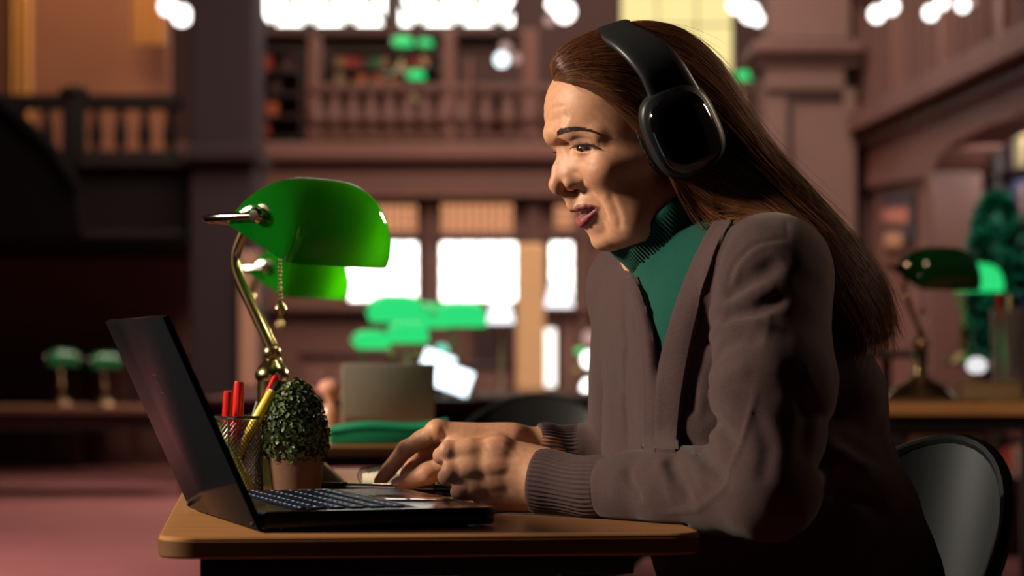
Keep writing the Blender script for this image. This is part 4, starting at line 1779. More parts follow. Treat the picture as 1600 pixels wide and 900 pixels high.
# ------------------------------------------------------------------ pencil cup and its pens
CUPC = np.array([(366 - 800) * 2.80 / F, 2.80])
wire = mat('grey_wire', (.16, .15, .15), rough=.35, metal=.8)
CUPT = thing('pencil_cup', 'round wire mesh pencil cup full of pens beside the potted shrub', 'pencil cup', (CUPC[0], CUPC[1], DESK))
RC, HCUP = .0355, .098
mm = bpy.data.materials.new('wire_mesh'); mm.use_nodes = True
ms = MB()
NW = 46
for sgn in (1, -1):
    for i in range(NW):
        a0 = 2 * PI * i / NW
        pts = []
        for k in range(13):
            z = .003 + (HCUP - .006) * k / 12
            a = a0 + sgn * (z / .0048) * 2 * PI / NW * 0.78
            rr = RC * (.94 + .06 * z / HCUP)
            pts.append(Vector((rr * math.cos(a), rr * math.sin(a), z)))
        ms.tube(pts, .00055, 4, cap=False)
ms.build('wire_mesh', wire, CUPT)
MB().tube([Vector((RC * math.cos(2 * PI * k / 48), RC * math.sin(2 * PI * k / 48), HCUP)) for k in range(48)], .0021, 10, closed=True).build('rim', mat('cup_rim', (.22, .21, .20), rough=.25, metal=.9), CUPT)
MB().lathe([(0, 0), (RC * .95, 0), (RC * .955, .003), (RC * .93, .004), (0, .003)], 40).build('base', wire, CUPT)
MB().tube([Vector((RC * .90, 0, .004)), Vector((RC * 1.0, 0, HCUP))], .0011, 6).build('seam_wire', wire, CUPT)
CUPT.rotation_euler[2] = math.radians(-95)


def pen_at(name, label, cat, top_px, foot, L, parts, group=None):
    """a pen leaning in the cup; foot = local (x,y,z) inside the cup, top seen at a pixel"""
    ft = Vector((CUPC[0] + foot[0], CUPC[1] + foot[1], DESK + foot[2]))
    tp = Vector(P(top_px[0], top_px[1], CUPC[1] + top_px[2]))
    dr = (tp - ft).normalized()
    t = thing(name, label, cat, tuple(ft), 0, group)
    t.rotation_mode = 'XYZ'
    t.rotation_euler = dr.to_track_quat('Z', 'Y').to_euler()
    Lr = (tp - ft).length
    for nm, prof, m in parts(Lr):
        MB().lathe(prof, 20).build(nm, m, t)
    return t


redp = mat('red_plastic', (.62, .012, .010), rough=.28, coat=.3)
yelp = mat('yellow_plastic', (.80, .58, .02), rough=.32, coat=.2)
blkp = mat('black_plastic', (.012, .012, .014), rough=.3, coat=.3)
silv = mat('silver_plastic', (.5, .49, .47), rough=.25, metal=.9)
whtp = mat('pale_plastic', (.75, .70, .45), rough=.4)
grnp = mat('lime_plastic', (.52, .62, .02), rough=.35)


def marker_parts(capm, bodm, endm=None, r=.0062):
    def f(L):
        c = L - .046
        out = [('barrel', [(0, 0), (r * .5, 0), (r * .86, .006), (r * .86, c), (0, c)], bodm),
               ('cap', [(0, c - .001), (r * 1.02, c - .001), (r * 1.02, c + .006), (r * .92, L - .004), (r * .80, L), (0, L)], capm)]
        if endm:
            out.append(('end_plug', [(0, L), (r * .74, L), (r * .70, L + .002), (0, L + .0024)], endm))
        return out
    return f


pen_at('marker', 'red felt marker leaning left in the wire mesh cup', 'marker', (357, 611, -.010), (-.014, .008, .005), .13, marker_parts(redp, redp))
pen_at('marker', 'red felt marker standing upright in the wire mesh cup, its cap tallest', 'marker', (374, 596, .006), (-.002, .010, .005), .13, marker_parts(redp, redp, r=.0068))
pen_at('ballpoint_pen', 'red and black ballpoint pen leaning right in the wire mesh cup', 'pen', (432, 587, .016), (-.018, .004, .005), .15,
       lambda L: [('barrel', [(0, 0), (.001, 0), (.0045, .012), (.0048, L * .60), (0, L * .60)], blkp), ('grip_ring', [(0, L * .60), (.0050, L * .60), (.0050, L * .66), (0, L * .66)], silv),
                  ('cap', [(0, L * .66), (.0048, L * .66), (.0044, L - .004), (.003, L), (0, L)], redp)])
pen_at('ballpoint_pen', 'black ballpoint pen behind the yellow highlighter in the wire mesh cup', 'pen', (437, 596, .004), (-.020, -.007, .005), .15,
       lambda L: [('barrel', [(0, 0), (.001, 0), (.0048, .012), (.0050, L * .72), (0, L * .72)], blkp), ('cap', [(0, L * .72), (.0055, L * .72), (.0052, L - .004), (.003, L), (0, L)], blkp)])
pen_at('highlighter', 'yellow highlighter leaning right in the wire mesh cup', 'highlighter', (425, 612, -.012), (-.022, -.016, .005), .14, marker_parts(yelp, yelp, whtp, r=.0066))
pen_at('marker', 'lime green marker lying low inside the wire mesh cup', 'marker', (340, 658, -.018), (.024, -.018, .006), .11, marker_parts(grnp, grnp, r=.006))
pen_at('pencil', 'grey pencil at the back of the wire mesh cup', 'pencil', (404, 628, .022), (-.006, .018, .005), .12,
       lambda L: [('barrel', [(0, .012), (.0036, .012), (.0036, L), (0, L)], mat('grey_lacquer', (.10, .10, .10), rough=.35)), ('tip', [(0, 0), (.0008, 0), (.0036, .0125), (0, .0126)], whtp)])

# ------------------------------------------------------------------ potted shrub
PC = np.array([(463 - 800) * 2.79 / F, 2.79])
PLANT = thing('potted_shrub', 'small clipped green shrub in a terracotta pot between laptop and lamp', 'potted plant', (PC[0], PC[1], DESK))
terra = mat('terracotta', (.125, .060, .033), rough=.85, var=(30, .6, (.085, .040, .022)), bump=(160, .2, 'noise'))  # shrub pot kept darker, the laptop lid's shadow is in its colour
pot = MB().lathe([(0, 0), (.0255, 0), (.0275, .002), (.0330, .048), (.0335, .0535), (.0310, .0545), (.0295, .049), (0, .047)], 40).build('pot', terra, PLANT)
MB().lathe([(.0292, .0478), (.015, .051), (0, .052)], 24).build('soil', mat('soil', (.02, .012, .008), rough=1, bump=(300, .8, 'noise')), PLANT)
MB().tube([Vector((0, 0, .045)), Vector((.001, 0, .12))], .004, 8).build('stem', mat('shrub_stem', (.05, .03, .015), rough=.9), PLANT)
rl = np.random.default_rng(4)
leafm = mat('shrub_leaf', (.030, .062, .016), rough=.42, spec=.45)
nt = leafm.node_tree
oi = nt.nodes.new('ShaderNodeAttribute'); oi.attribute_name = 'tint'
rp = nt.nodes.new('ShaderNodeValToRGB')
rp.color_ramp.elements[0].color = (.016, .036, .010, 1); rp.color_ramp.elements[1].color = (.085, .130, .032, 1)
nt.links.new(oi.outputs['Fac'], rp.inputs['Fac']); nt.links.new(rp.outputs['Color'], nt.nodes['Principled BSDF'].inputs['Base Color'])
NLF = 4200
prof_z = np.array([.040, .055, .075, .100, .120, .135, .143]); prof_r = np.array([.028, .0360, .0385, .0335, .0265, .0165, .003])
zz = rl.uniform(.040, .143, NLF * 2); rr_ = np.interp(zz, prof_z, prof_r)
kp = rl.random(NLF * 2) < (rr_ + .008) / .048
zz = zz[kp][:NLF]; rr_ = rr_[kp][:NLF]; NLF = len(zz)
an = rl.uniform(0, 2 * PI, NLF); rad = rr_ * np.sqrt(rl.uniform(.45, 1.10, NLF))
c = np.stack([rad * np.cos(an), rad * np.sin(an), zz], 1)
nrm = np.stack([np.cos(an), np.sin(an), (zz - .085) / .05], 1) + rl.normal(0, .45, (NLF, 3)); nrm /= np.linalg.norm(nrm, axis=1, keepdims=True)
ax = np.cross(nrm, rl.normal(0, 1, (NLF, 3))); ax /= np.linalg.norm(ax, axis=1, keepdims=True)
ay = np.cross(nrm, ax)
sz = rl.uniform(.0022, .0042, NLF)[:, None]
tmpl = [(-1, 0, 0), (-.45, .62, .18), (.35, .66, .20), (1, 0, .05), (.35, -.66, .20), (-.45, -.62, .18), (0, 0, -.10)]
LV = np.stack([c + (ax * x + ay * y + nrm * z) * sz for x, y, z in tmpl], 1)
idx = np.arange(NLF * 7).reshape(NLF, 7)
fc = np.concatenate([np.stack([idx[:, k], idx[:, (k + 1) % 6], idx[:, 6]], 1) for k in range(6)])
fo = np_mesh('foliage', LV.reshape(-1, 3), fc, leafm, PLANT)
set_attr(fo, 'tint', np.repeat(rl.random(NLF) ** 1.4, 7))

# ------------------------------------------------------------------ pen in the hand, papers, glasses
pa = P(487, 758.5, 2.845); pb = P(746, 765.0, 2.800)
pv = Vector(pb - pa); pl_ = pv.length
PENH = thing('writing_pen', 'black capped silver pen pinched between thumb and finger of the woman', 'pen', tuple(pa))
PENH.rotation_euler = pv.to_track_quat('Z', 'Y').to_euler()
MB().lathe([(0, 0), (.0040, .0005), (.0046, .002), (.0048, .040), (0, .040)], 20).build('cap', blkp, PENH)
MB().lathe([(0, .0395), (.0054, .0395), (.0056, .042), (.0054, .0445), (0, .0445)], 20).build('cap_ring', mat('black_ring', (.02, .02, .02), rough=.15), PENH)
MB().lathe([(0, .044), (.0044, .044), (.0047, .10), (.0047, .142), (0, .142)], 20).build('barrel', mat('rose_silver', (.70, .50, .40), rough=.16, metal=.9), PENH)
MB().lathe([(0, .142), (.0050, .142), (.0050, .150), (.0045, .152), (0, .152)], 20).build('collar_ring', silv, PENH)
MB().lathe([(0, .151), (.0046, .151), (.0042, .175), (.0026, pl_ - .006), (.0009, pl_), (0, pl_)], 20).build('grip', blkp, PENH)


def slab(name, label, cat, c, s, rz, m, z0, edge=None, group=None):
    t = thing(name, label, cat, (c[0], c[1], z0), rz, group)
    MB().box((0, 0, s[2] / 2), s, bev=min(.0015, s[2] * .3)).build('cover', m, t)
    if edge:
        MB().box((-.002, 0, s[2] / 2), (s[0] - .002, s[1] + .0006, s[2] * .6)).build('pages', edge, t)
    return t


papm = mat('paper', (.78, .72, .60), rough=.8)
slab('notebook', 'dark teal notebook under the writing hand beyond the laptop', 'notebook', (-.070, 2.92), (.20, .27, .004), DRZ, mat('teal_cover', (.008, .055, .050), rough=.5), DESK + .001, papm)
slab('tablet_case', 'dark blue tablet case lying behind the writing hand', 'tablet case', (-.06, 3.34), (.20, .16, .012), DRZ + .05, mat('navy_cover', (.012, .016, .045), rough=.45), DESK + .001)
nb = thing('spiral_notebook', 'open cream notebook with black wire spiral beside the lamp base', 'notebook', (-.120, 3.18, DESK + .001), DRZ - .35)
MB().box((0, 0, .007), (.12, .16, .014), bev=.001).build('pages', papm, nb)
MB().box((0, 0, .0005), (.124, .164, .001)).build('back_cover', blkp, nb)
for k in range(12):
    y = -.072 + k * .0131
    MB().tube([Vector((-.060 + .008 * math.cos(2 * PI * q / 14), y, .0105 + .0105 * math.sin(2 * PI * q / 14))) for q in range(14)], .0010, 6, closed=True).build('spiral_ring', blkp, nb)
# =================================================================== bucket chairs
shellm = mat('chair_shell', (.018, .019, .021), rough=.38, spec=.45)


def make_chair(label, loc, rz, group='black bucket chairs'):
    """moulded shell chair, front towards local -x"""
    t = thing('shell_chair', label, 'chair', loc, rz, group)
    na, nh = 72, 22
    top, rows = [], []
    for j in range(nh):
        h = j / (nh - 1)
        row = []
        for i in range(na):
            f = 2 * PI * i / na
            c = (1 + math.cos(f)) / 2
            zt = .447 + .366 * c ** 1.9
            # seat dish first, then the wall that flares outwards
            if h < .5:
                u = h / .5
                r = .195 * u
                z = .428 + .012 * u ** 3 + .018 * u ** 4 * c
            else:
                u = (h - .5) / .5
                r = .195 + .030 * math.sin(u * PI / 2) + .038 * u * c
                z0 = .440 + .018 * c
                z = z0 + (zt - z0) * u ** (1.0 + .55 * (1 - u))
            row.append(Vector((r * math.cos(f) * 1.06 + .02 * u * c, r * math.sin(f) * 1.05, z)))
        rows.append(row + [row[0]])
    bmv = MB().grid(rows, .0)
    bmesh.ops.remove_doubles(bmv.bm, verts=list(bmv.bm.verts), dist=1e-5)
    bmesh.ops.recalc_face_normals(bmv.bm, faces=list(bmv.bm.faces))
    bmesh.ops.solidify(bmv.bm, geom=list(bmv.bm.faces), thickness=.007)
    bmv.build('shell', shellm, t)
    MB().tube(rows[-1][:-1], .0085, 10, closed=True).build('rim', shellm, t)
    for sx, sy in ((-.13, -.15), (-.13, .15), (.12, -.15), (.12, .15)):
        MB().tube([Vector((sx, sy, .425)), Vector((sx * 1.6, sy * 1.35, .0))], [.014, .010], 12).build('leg', mat('chair_leg', (.25, .13, .06), rough=.5), t)
    MB().box((0, 0, .418), (.26, .30, .012), bev=.003).build('seat_bracket', BLACKM, t)
    return t


make_chair('black moulded bucket chair the woman is sitting on', (.250, 2.595, 0), math.radians(28))
make_chair('black bucket chair at the second desk, behind the hands of the woman', (.05, 5.12, 0), math.radians(88))
make_chair('black bucket chair half hidden behind the cardigan front', (.36, 5.92, 0), math.radians(75))
# =================================================================== the library hall
def S_(name, mb, m, smooth=False, sharp=35):
    o = mb.build(name, m, None, smooth=smooth, sharp=sharp)
    o['kind'] = 'structure'
    return o


def pbox(mb, x0, y0, x1, y1, Y, th, bev=0.0):
    """box whose front face at depth Y covers the pixel rectangle"""
    a = P(x0, y1, Y); b = P(x1, y0, Y)
    mb.box(((a[0] + b[0]) / 2, Y + th / 2, (a[2] + b[2]) / 2), (b[0] - a[0], th, b[2] - a[2]), bev=bev)
    return mb


BY = 20.0
carpet = mat('carpet', (.25, .105, .098), rough=.95, spec=.1, var=(2.2, .9, (.17, .066, .064)), bump=(90, .3, 'noise'))
redw = mat('red_brown_wood', (.150, .075, .058), rough=.55, var=(1.6, .8, (.100, .050, .039), (1, 1, .25)))
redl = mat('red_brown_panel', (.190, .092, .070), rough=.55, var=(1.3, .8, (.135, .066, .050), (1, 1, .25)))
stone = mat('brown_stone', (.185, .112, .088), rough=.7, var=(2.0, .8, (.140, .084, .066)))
darkw = mat('dark_wood', (.030, .017, .014), rough=.5)
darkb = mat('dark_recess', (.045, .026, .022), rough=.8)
cream = mat('cream_wood', (.62, .42, .20), rough=.6)
plaster = mat('ochre_plaster', (.33, .145, .080), rough=.8, var=(1.2, .7, (.25, .105, .060)))
ironm = mat('dark_iron', (.014, .011, .010), rough=.7, spec=.2)

S_('floor', MB().box((0, 10, -.05), (16, 26, .10)), carpet)
S_('ceiling', MB().box((0, 10, 6.65), (16, 26, .10)), redw)
S_('wall_front', MB().box((0, -3.05, 3.3), (16, .10, 6.6)), redl)
S_('wall_left', MB().box((-6.05, 10, 3.3), (.10, 26, 6.6)), redl)

# ---- back wall, pierced by the windows (pixel grid at the wall's depth)
gw = [(540, 374, 656, 474), (684, 374, 811, 474), (856, 374, 899, 482)]     # big lit windows
gt = [(540, 315, 656, 366), (684, 313, 806, 367), (862, 315, 903, 361)]     # transom lights
w = MB()
xs = [-700, 540, 656, 684, 811, 856, 899, 1345]
for x0, x1, holes in ((-700, 540, 0), (656, 684, 0), (811, 856, 0), (899, 1345, 0)):
    pbox(w, x0, 312, x1, 722, BY, .25)
for a, b in zip(gt, gw):
    pbox(w, b[0], b[3], b[2], 722, BY, .25)
    pbox(w, b[0], a[3], b[2], b[1], BY, .25)
    pbox(w, a[2], a[1], b[2], a[3], BY, .25) if a[2] < b[2] else None
    pbox(w, b[0], a[1], a[0], a[3], BY, .25) if a[0] > b[0] else None
    pbox(w, b[0], 300, b[2], a[1], BY, .25)
for x0, x1 in ((-700, 540), (656, 684), (811, 856), (899, 1345)):
    pbox(w, x0, 300, x1, 314, BY, .25)
S_('wall_back', w, redl)
# pilasters and ledges on the back wall
m = MB()
for x0, x1 in ((664, 677), (822, 846), (905, 922)):
    pbox(m, x0, 312, x1, 720, BY - .10, .10, .02)
pbox(m, 395, 477, 960, 487, BY - .14, .14, .02)
pbox(m, 395, 366, 960, 373, BY - .08, .08, .01)
S_('trim_1', m, redw)
m = MB()
pbox(m, -700, 222, 1345, 250, BY - .30, 2.2, .03)
pbox(m, -700, 256, 1345, 300, BY - .16, .42, .02)
pbox(m, -700, 300, 1345, 308, BY - .24, .50, .02)
S_('trim_2', m, redl)

winw = glow('daylight_pane', (1.0, .96, .88), 5.0)
winy = glow('yellow_pane', (1.0, .82, .35), 1.05)
wino = glow('amber_pane', (1.0, .42, .20), .85)


def window(n, rect, Y, paneM, barsv=3, barsh=2, style='grid', frameM=None, amp=0):
    fm = MB()
    x0, y0, x1, y1 = rect
    t = 5
    for a in ((x0, y0, x0 + t, y1), (x1 - t, y0, x1, y1), (x0, y0, x1, y0 + t), (x0, y1 - t, x1, y1)):
        pbox(fm, *a, Y - .02, .10)
    if style == 'grid':
        for i in range(1, barsv):
            x = x0 + (x1 - x0) * i / barsv
            pbox(fm, x - 1.0, y0, x + 1.0, y1, Y, .03)
        for i in range(1, barsh):
            y = y0 + (y1 - y0) * i / barsh
            pbox(fm, x0, y - 1.0, x1, y + 1.0, Y, .03)
    else:
        # leaded diamonds
        xa = x0 - 400
        while xa < x1 + 400:
            for sg in (1, -1):
                # the part of the slanting bar that lies inside the frame
                ys = [y for y in np.linspace(y1 - 2, y0 + 2, 60) if x0 < xa + sg * .69 * (y1 - y) < x1]
                if len(ys) > 2:
                    fm.tube([Vector(P(xa + sg * .69 * (y1 - y), y, Y + .03)) for y in (ys[0], ys[-1])], .030, 6)
            xa += 62
    f = fm.build('window_%d' % n, frameM or redw, None, smooth=False)
    f['kind'] = 'structure'
    pm_ = MB(); pbox(pm_, x0 + 1, y0 + 1, x1 - 1, y1 - 1, Y + .10, .02)
    p_ = pm_.build('pane', paneM, f, smooth=False)
    return f


k = 1
for a in gw:
    window(k, a, BY + .05, winw, 4 if a[2] - a[0] > 60 else 2, 3); k += 1
for a in gt:
    window(k, a, BY + .05, wino, 10 if a[2] - a[0] > 60 else 4, 3); k += 1

# ---- gallery level, set back behind the ledge
GY = 21.6
w = MB()
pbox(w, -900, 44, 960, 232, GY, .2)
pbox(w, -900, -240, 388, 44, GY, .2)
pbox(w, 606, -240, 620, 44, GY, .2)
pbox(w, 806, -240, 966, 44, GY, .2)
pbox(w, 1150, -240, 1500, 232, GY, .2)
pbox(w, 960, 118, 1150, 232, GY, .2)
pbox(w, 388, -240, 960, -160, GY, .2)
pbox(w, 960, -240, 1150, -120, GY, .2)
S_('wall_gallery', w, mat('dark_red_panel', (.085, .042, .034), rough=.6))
window(k, (388, -160, 606, 44), GY + .05, winw, 4, 2, 'lattice', darkw); k += 1
window(k, (620, -160, 806, 44), GY + .05, winw, 4, 2, 'lattice', darkw); k += 1
window(k, (966, -120, 1150, 118), GY + .05, winy, 3, 3, 'grid', darkw); k += 1
m = MB()
pbox(m, 330, 44, 812, 56, GY - .25, .25, .02)
pbox(m, 606, -200, 620, 50, GY - .10, .12, .02)
S_('trim_3', m, redw)

# bookcases in the gallery, books on their shelves
bookcols = [mat('book_red', (.40, .05, .03), rough=.6), mat('book_orange', (.55, .16, .06), rough=.6), mat('book_green', (.02, .20, .08), rough=.6),
            mat('book_tan', (.35, .22, .11), rough=.6), mat('book_blue', (.05, .06, .14), rough=.6), mat('book_dark', (.07, .03, .025), rough=.6)]


def bookcase(label, x0, y0, x1, y1, Y, shelves, group, blabel, bgroup, fill=.8, rot=0.0, cols=(0, 1, 5, 3, 0, 1), depth=.32, seed=1, per=.075):
    """open bookcase; books are things of their own"""
    rb = random.Random(seed)
    a = P(x0, y1, Y); b_ = P(x1, y0, Y)
    W_ = b_[0] - a[0]; H_ = b_[2] - a[2]
    c = ((a[0] + b_[0]) / 2, Y, a[2])
    t = thing('bookcase', label, 'bookcase', c, rot, group)
    MB().box((0, depth, H_ / 2), (W_, .02, H_)).build('back_panel', darkb, t, smooth=False)
    for s in (-1, 1):
        MB().box((s * (W_ / 2 - .02), depth / 2, H_ / 2), (.04, depth, H_), bev=.004).build('side_panel', darkw, t)
    zs = []
    for i in range(shelves + 1):
        z = H_ * i / shelves
        z = min(max(z, .015), H_ - .015)
        zs.append(z)
        MB().box((0, depth / 2, z), (W_ - .06, depth - .02, .03), bev=.003).build('shelf', darkw, t)
    M0 = Matrix.Translation(c) @ Matrix.Rotation(rot, 4, 'Z')
    sh = H_ / shelves
    for i in range(shelves):
        x = -W_ / 2 + .06
        while x < W_ / 2 - .06 - per * 1.3:
            bw = per * rb.uniform(.7, 1.3); bh = (sh - .05) * rb.uniform(.6, .92)
            if rb.random() < fill:
                p = M0 @ Vector((x + bw / 2, depth * .52, zs[i] + .0155 + bh / 2))
                mb = MB().box((0, 0, 0), (bw * .94, .20, bh), bev=.004)
                o = mb.build('book', bookcols[cols[rb.randrange(len(cols))]], None)
                o.location = p; o.rotation_euler[2] = rot
                tag(o, blabel, 'book', bgroup)
            x += bw
    return t


bookcase('dark bookcase with red books on the gallery left of the lattice windows', 398, 76, 474, 218, GY - .36, 4, 'gallery bookcases', 'red or orange book on the gallery bookcase left of the lattice windows',
         'books left on the gallery', .55, cols=(0, 1, 5, 5, 0), seed=3)
bookcase('wide gallery bookcase with red, orange and green books under the lattice windows', 512, 78, 690, 134, GY - .36, 2, 'gallery bookcases', 'book on the wide gallery bookcase under the lattice windows',
         'books centre on the gallery', .8, cols=(0, 1, 2, 1, 5, 3), seed=5, per=.085)
bookcase('narrow bookcase with one red shelf on the gallery below the round lamp', 752, 128, 802, 216, GY - .36, 3, 'gallery bookcases', 'red book on the narrow gallery bookcase below the round lamp',
         'books below the round lamp', .6, cols=(0, 5, 5), seed=8)

# balustrade on the front of the gallery: turned posts under a rail
def balustrade(label, pts, z0, z1, n, m, name='balustrade', group=None, pr=.045, rail=.07):
    t = thing(name, label, 'balustrade', (0, 0, 0), 0, group)
    pts = [Vector(p) for p in pts]
    a, b_ = pts
    d_ = b_ - a
    rz = math.atan2(d_.y, d_.x)
    mid = (a + b_) / 2
    L = (Vector((d_.x, d_.y, 0))).length
    MB().box((0, 0, 0), (L, rail * 1.4, rail), M=Matrix.Translation((mid.x, mid.y, z1)) @ Matrix.Rotation(rz, 4, 'Z'), bev=.01).build('handrail', m, t)
    MB().box((0, 0, 0), (L, rail * 1.3, rail * .8), M=Matrix.Translation((mid.x, mid.y, z0)) @ Matrix.Rotation(rz, 4, 'Z'), bev=.01).build('bottom_rail', m, t)
    for i in range(n):
        p = a + d_ * ((i + .5) / n)
        h = z1 - z0
        MB().lathe([(0, 0), (pr * .8, 0), (pr * .8, .06 * h), (pr * .5, .12 * h), (pr, .38 * h), (pr * .55, .70 * h), (pr * .5, .84 * h), (pr * .8, .92 * h), (pr * .8, h), (0, h)], 10,
                   Matrix.Translation((p.x, p.y, z0))).build('baluster', m, t)
    return t


za = P(0, 222, BY)[2]; zb = P(0, 138, BY)[2]
balustrade('red-brown balustrade along the gallery under the lattice windows', (P(480, 200, BY), P(735, 200, BY)), za + .03, zb, 9, redw, pr=.10)
balustrade('red-brown balustrade along the gallery beside the round lamp', (P(742, 200, BY), P(1180, 200, BY)), za + .03, zb, 13, redw, pr=.10)
m = MB()
pbox(m, 690, 44, 712, 224, BY - .05, .30, .03)
pbox(m, 480, 56, 500, 224, BY - .05, .30, .03)
pbox(m, 728, 90, 738, 224, BY - .05, .24, .03)
pbox(m, 814, 44, 842, 224, BY - .05, .3, .03)
S_('trim_4', m, redl)

# ---- dark pier left of the windows, and the left gallery
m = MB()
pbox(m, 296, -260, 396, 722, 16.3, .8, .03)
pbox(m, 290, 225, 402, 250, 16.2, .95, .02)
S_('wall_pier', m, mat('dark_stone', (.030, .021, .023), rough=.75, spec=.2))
m = MB()
pbox(m, 374, 392, 402, 606, 16.22, .06, .01)
S_('trim_9', m, mat('peach_wood', (.40, .23, .15), rough=.7))
LY = 16.5
m = MB()
a = P(-320, 372, LY); b_ = P(294, 250, LY)
m.box(((a[0] + b_[0]) / 2, (LY + 20) / 2, (a[2] + b_[2]) / 2), (b_[0] - a[0], 20 - LY, b_[2] - a[2]), bev=.03)
S_('floor_gallery', m, mat('near_black_wood', (.010, .008, .008), rough=.8, spec=.1))
m = MB()
pbox(m, -320, 246, 294, 262, LY - .08, .2, .02)
pbox(m, -320, 360, 294, 372, LY - .08, .2, .02)
S_('trim_5', m, ironm)
za = P(0, 250, LY)[2]; zb = P(0, 160, LY)[2]
LBAL = balustrade('dark balustrade of the left gallery before the ochre wall', (P(-60, 200, LY), P(284, 200, LY)), za + .02, zb, 9, ironm, pr=.050, rail=.10)
hN = P(0, 150, LY)[2] - P(0, 250, LY)[2]
q_ = P(116, 250, LY - .02)
MB().box((q_[0], q_[1], q_[2] + hN / 2), (.15, .15, hN), bev=.015).build('newel_post', ironm, LBAL)
MB().sphere((q_[0], q_[1], q_[2] + hN + .02), .085, s=(1.25, 1.25, .62)).build('newel_cap', ironm, LBAL)
m = MB()
pbox(m, -500, -260, 262, 255, 19.0, .2)
S_('wall_ochre', m, plaster)


def drape(label, x0, x1, Y, mt, folds, y0=-200, y1=252, taper=0.0):
    a = P(x0, y1, Y); b_ = P(x1, y0, Y)
    pts = []
    for i in range(folds * 8 + 1):
        u = i / (folds * 8)
        row = []
        for j in range(10):
            v = j / 9
            x = a[0] + (b_[0] - a[0]) * (u * (1 - taper * v) + taper * v * .9)
            row.append(Vector((x, Y + .05 * math.sin(u * folds * 2 * PI), a[2] + (b_[2] - a[2]) * v)))
        pts.append(row)
    o = MB().grid(pts, .01).build('curtain', mt, None)
    return tag(o, label, 'curtain', 'gallery curtains')


gold = mat('gold_cloth', (.62, .33, .10), rough=.8)
drape('gold curtain hanging at the far left of the gallery', 14, 48, 18.7, gold, 3)
drape('gold curtain beside the dark pier on the left gallery', 206, 256, 18.7, gold, 3, -200, 70)
# solid parapet of a stair coming down from the left
st = thing('staircase', 'black solid-sided staircase rising to the left gallery', 'staircase', tuple(P(-40, 372, 14.5) * np.array([1, 1, 0])))
ox, oy = st.location[0], st.location[1]
pl2 = [(P(x, y, 14.5)[0] - ox, P(x, y, 14.5)[2]) for x, y in ((-220, 30), (-40, 140), (24, 190), (78, 240), (118, 300), (130, 372), (-220, 372))]
Mst = Matrix.Rotation(PI / 2, 4, 'X')
blackw = mat('black_wood', (.005, .004, .004), rough=.9, spec=.05)
MB().prism(pl2, -.12, 0, M=Mst, bev=.02).build('parapet', blackw, st, smooth=False)
MB().tube([Vector((x, 0, z + .03)) for x, z in pl2[:5]], .045, 10).build('handrail', blackw, st)

# ---- big pier at the right and the right-hand gallery wall
PY = 17.6
m = MB()
pbox(m, 1196, 104, 1338, 760, PY, .75, .02)
pbox(m, 1205, -260, 1330, 62, PY + .02, .70, .02)
pbox(m, 1196, 250, 1212, 760, PY - .05, .05, .01)
pbox(m, 1318, 104, 1338, 760, PY - .05, .05, .01)
pbox(m, 1196, 104, 1338, 140, PY - .05, .05, .01)
S_('wall_column', m, stone)
m = MB()
pbox(m, 1178, 62, 1352, 84, PY - .16, .95, .03)
pbox(m, 1188, 84, 1346, 104, PY - .08, .85, .02)
S_('trim_6', m, redw)
m = MB()
pbox(m, 1234, 146, 1318, 156, PY - .03, .05, .005)
pbox(m, 1230, 146, 1238, 720, PY - .03, .05, .005)
S_('trim_7', m, darkw)

# right wall plane: from A (far) towards the camera
WA = np.array([2.62, 18.0]); WB = np.array([3.42, 4.0])
wd = (WB - WA) / np.linalg.norm(WB - WA)
wn = np.array([-wd[1], wd[0]]); wn = wn if wn[0] < 0 else -wn       # faces the room


def W_(px, py, off=0.0):
    """(s, z) on the right wall plane seen at a pixel; off = metres out into the room"""
    d = np.array([(px - 800) / F, 1.0]); a = WA + wn * off
    M = np.array([[d[0], -wd[0]], [d[1], -wd[1]]])
    t, s = np.linalg.solve(M, a)
    return s, ZC + (HOR - py) * t / F


def wpoly(mb, pix, o0, o1):
    """polygon traced on the wall plane, between offsets o0 and o1 from the wall (into the room positive)"""
    q = [W_(x, y, 0) for x, y in pix]
    A = Vector((WA[0], WA[1], 0)); dx = Vector((wd[0], wd[1], 0)); nn = Vector((wn[0], wn[1], 0))
    M = Matrix((dx, Vector((0, 0, 1)), nn)).transposed().to_4x4(); M.translation = A
    mb.prism(q, o0, o1, M=M)
    return mb


m = MB()
# wall with an arched opening: pier, spandrel
arch = [(1462, 640), (1462, 268), (1478, 240), (1510, 215), (1552, 195), (1600, 180), (1680, 168)]
wpoly(m, [(1338, 232), (1338, 640), (1345, 640), (1345, 300), (1366, 280), (1366, 640), (1462, 640), (1462, 268), (1480, 238), (1512, 214), (1554, 196), (1602, 182), (1800, 160), (1800, 22)], -.30, 0)
S_('wall_right', m, redl)
m = MB()
wpoly(m, [(1338, 188), (1338, 216), (1800, 6), (1800, -44)], -.30, .16)
wpoly(m, [(1338, 226), (1338, 236), (1800, 36), (1800, 22)], -.30, .06)
wpoly(m, [(1456, 640), (1456, 262), (1476, 232), (1510, 207), (1552, 188), (1600, 174), (1601, 183), (1554, 197), (1513, 216), (1482, 240), (1468, 268), (1468, 640)], -.28, .05)
wpoly(m, [(1366, 272), (1366, 292), (1456, 276), (1456, 256)], -.05, .05)
S_('trim_8', m, redw)
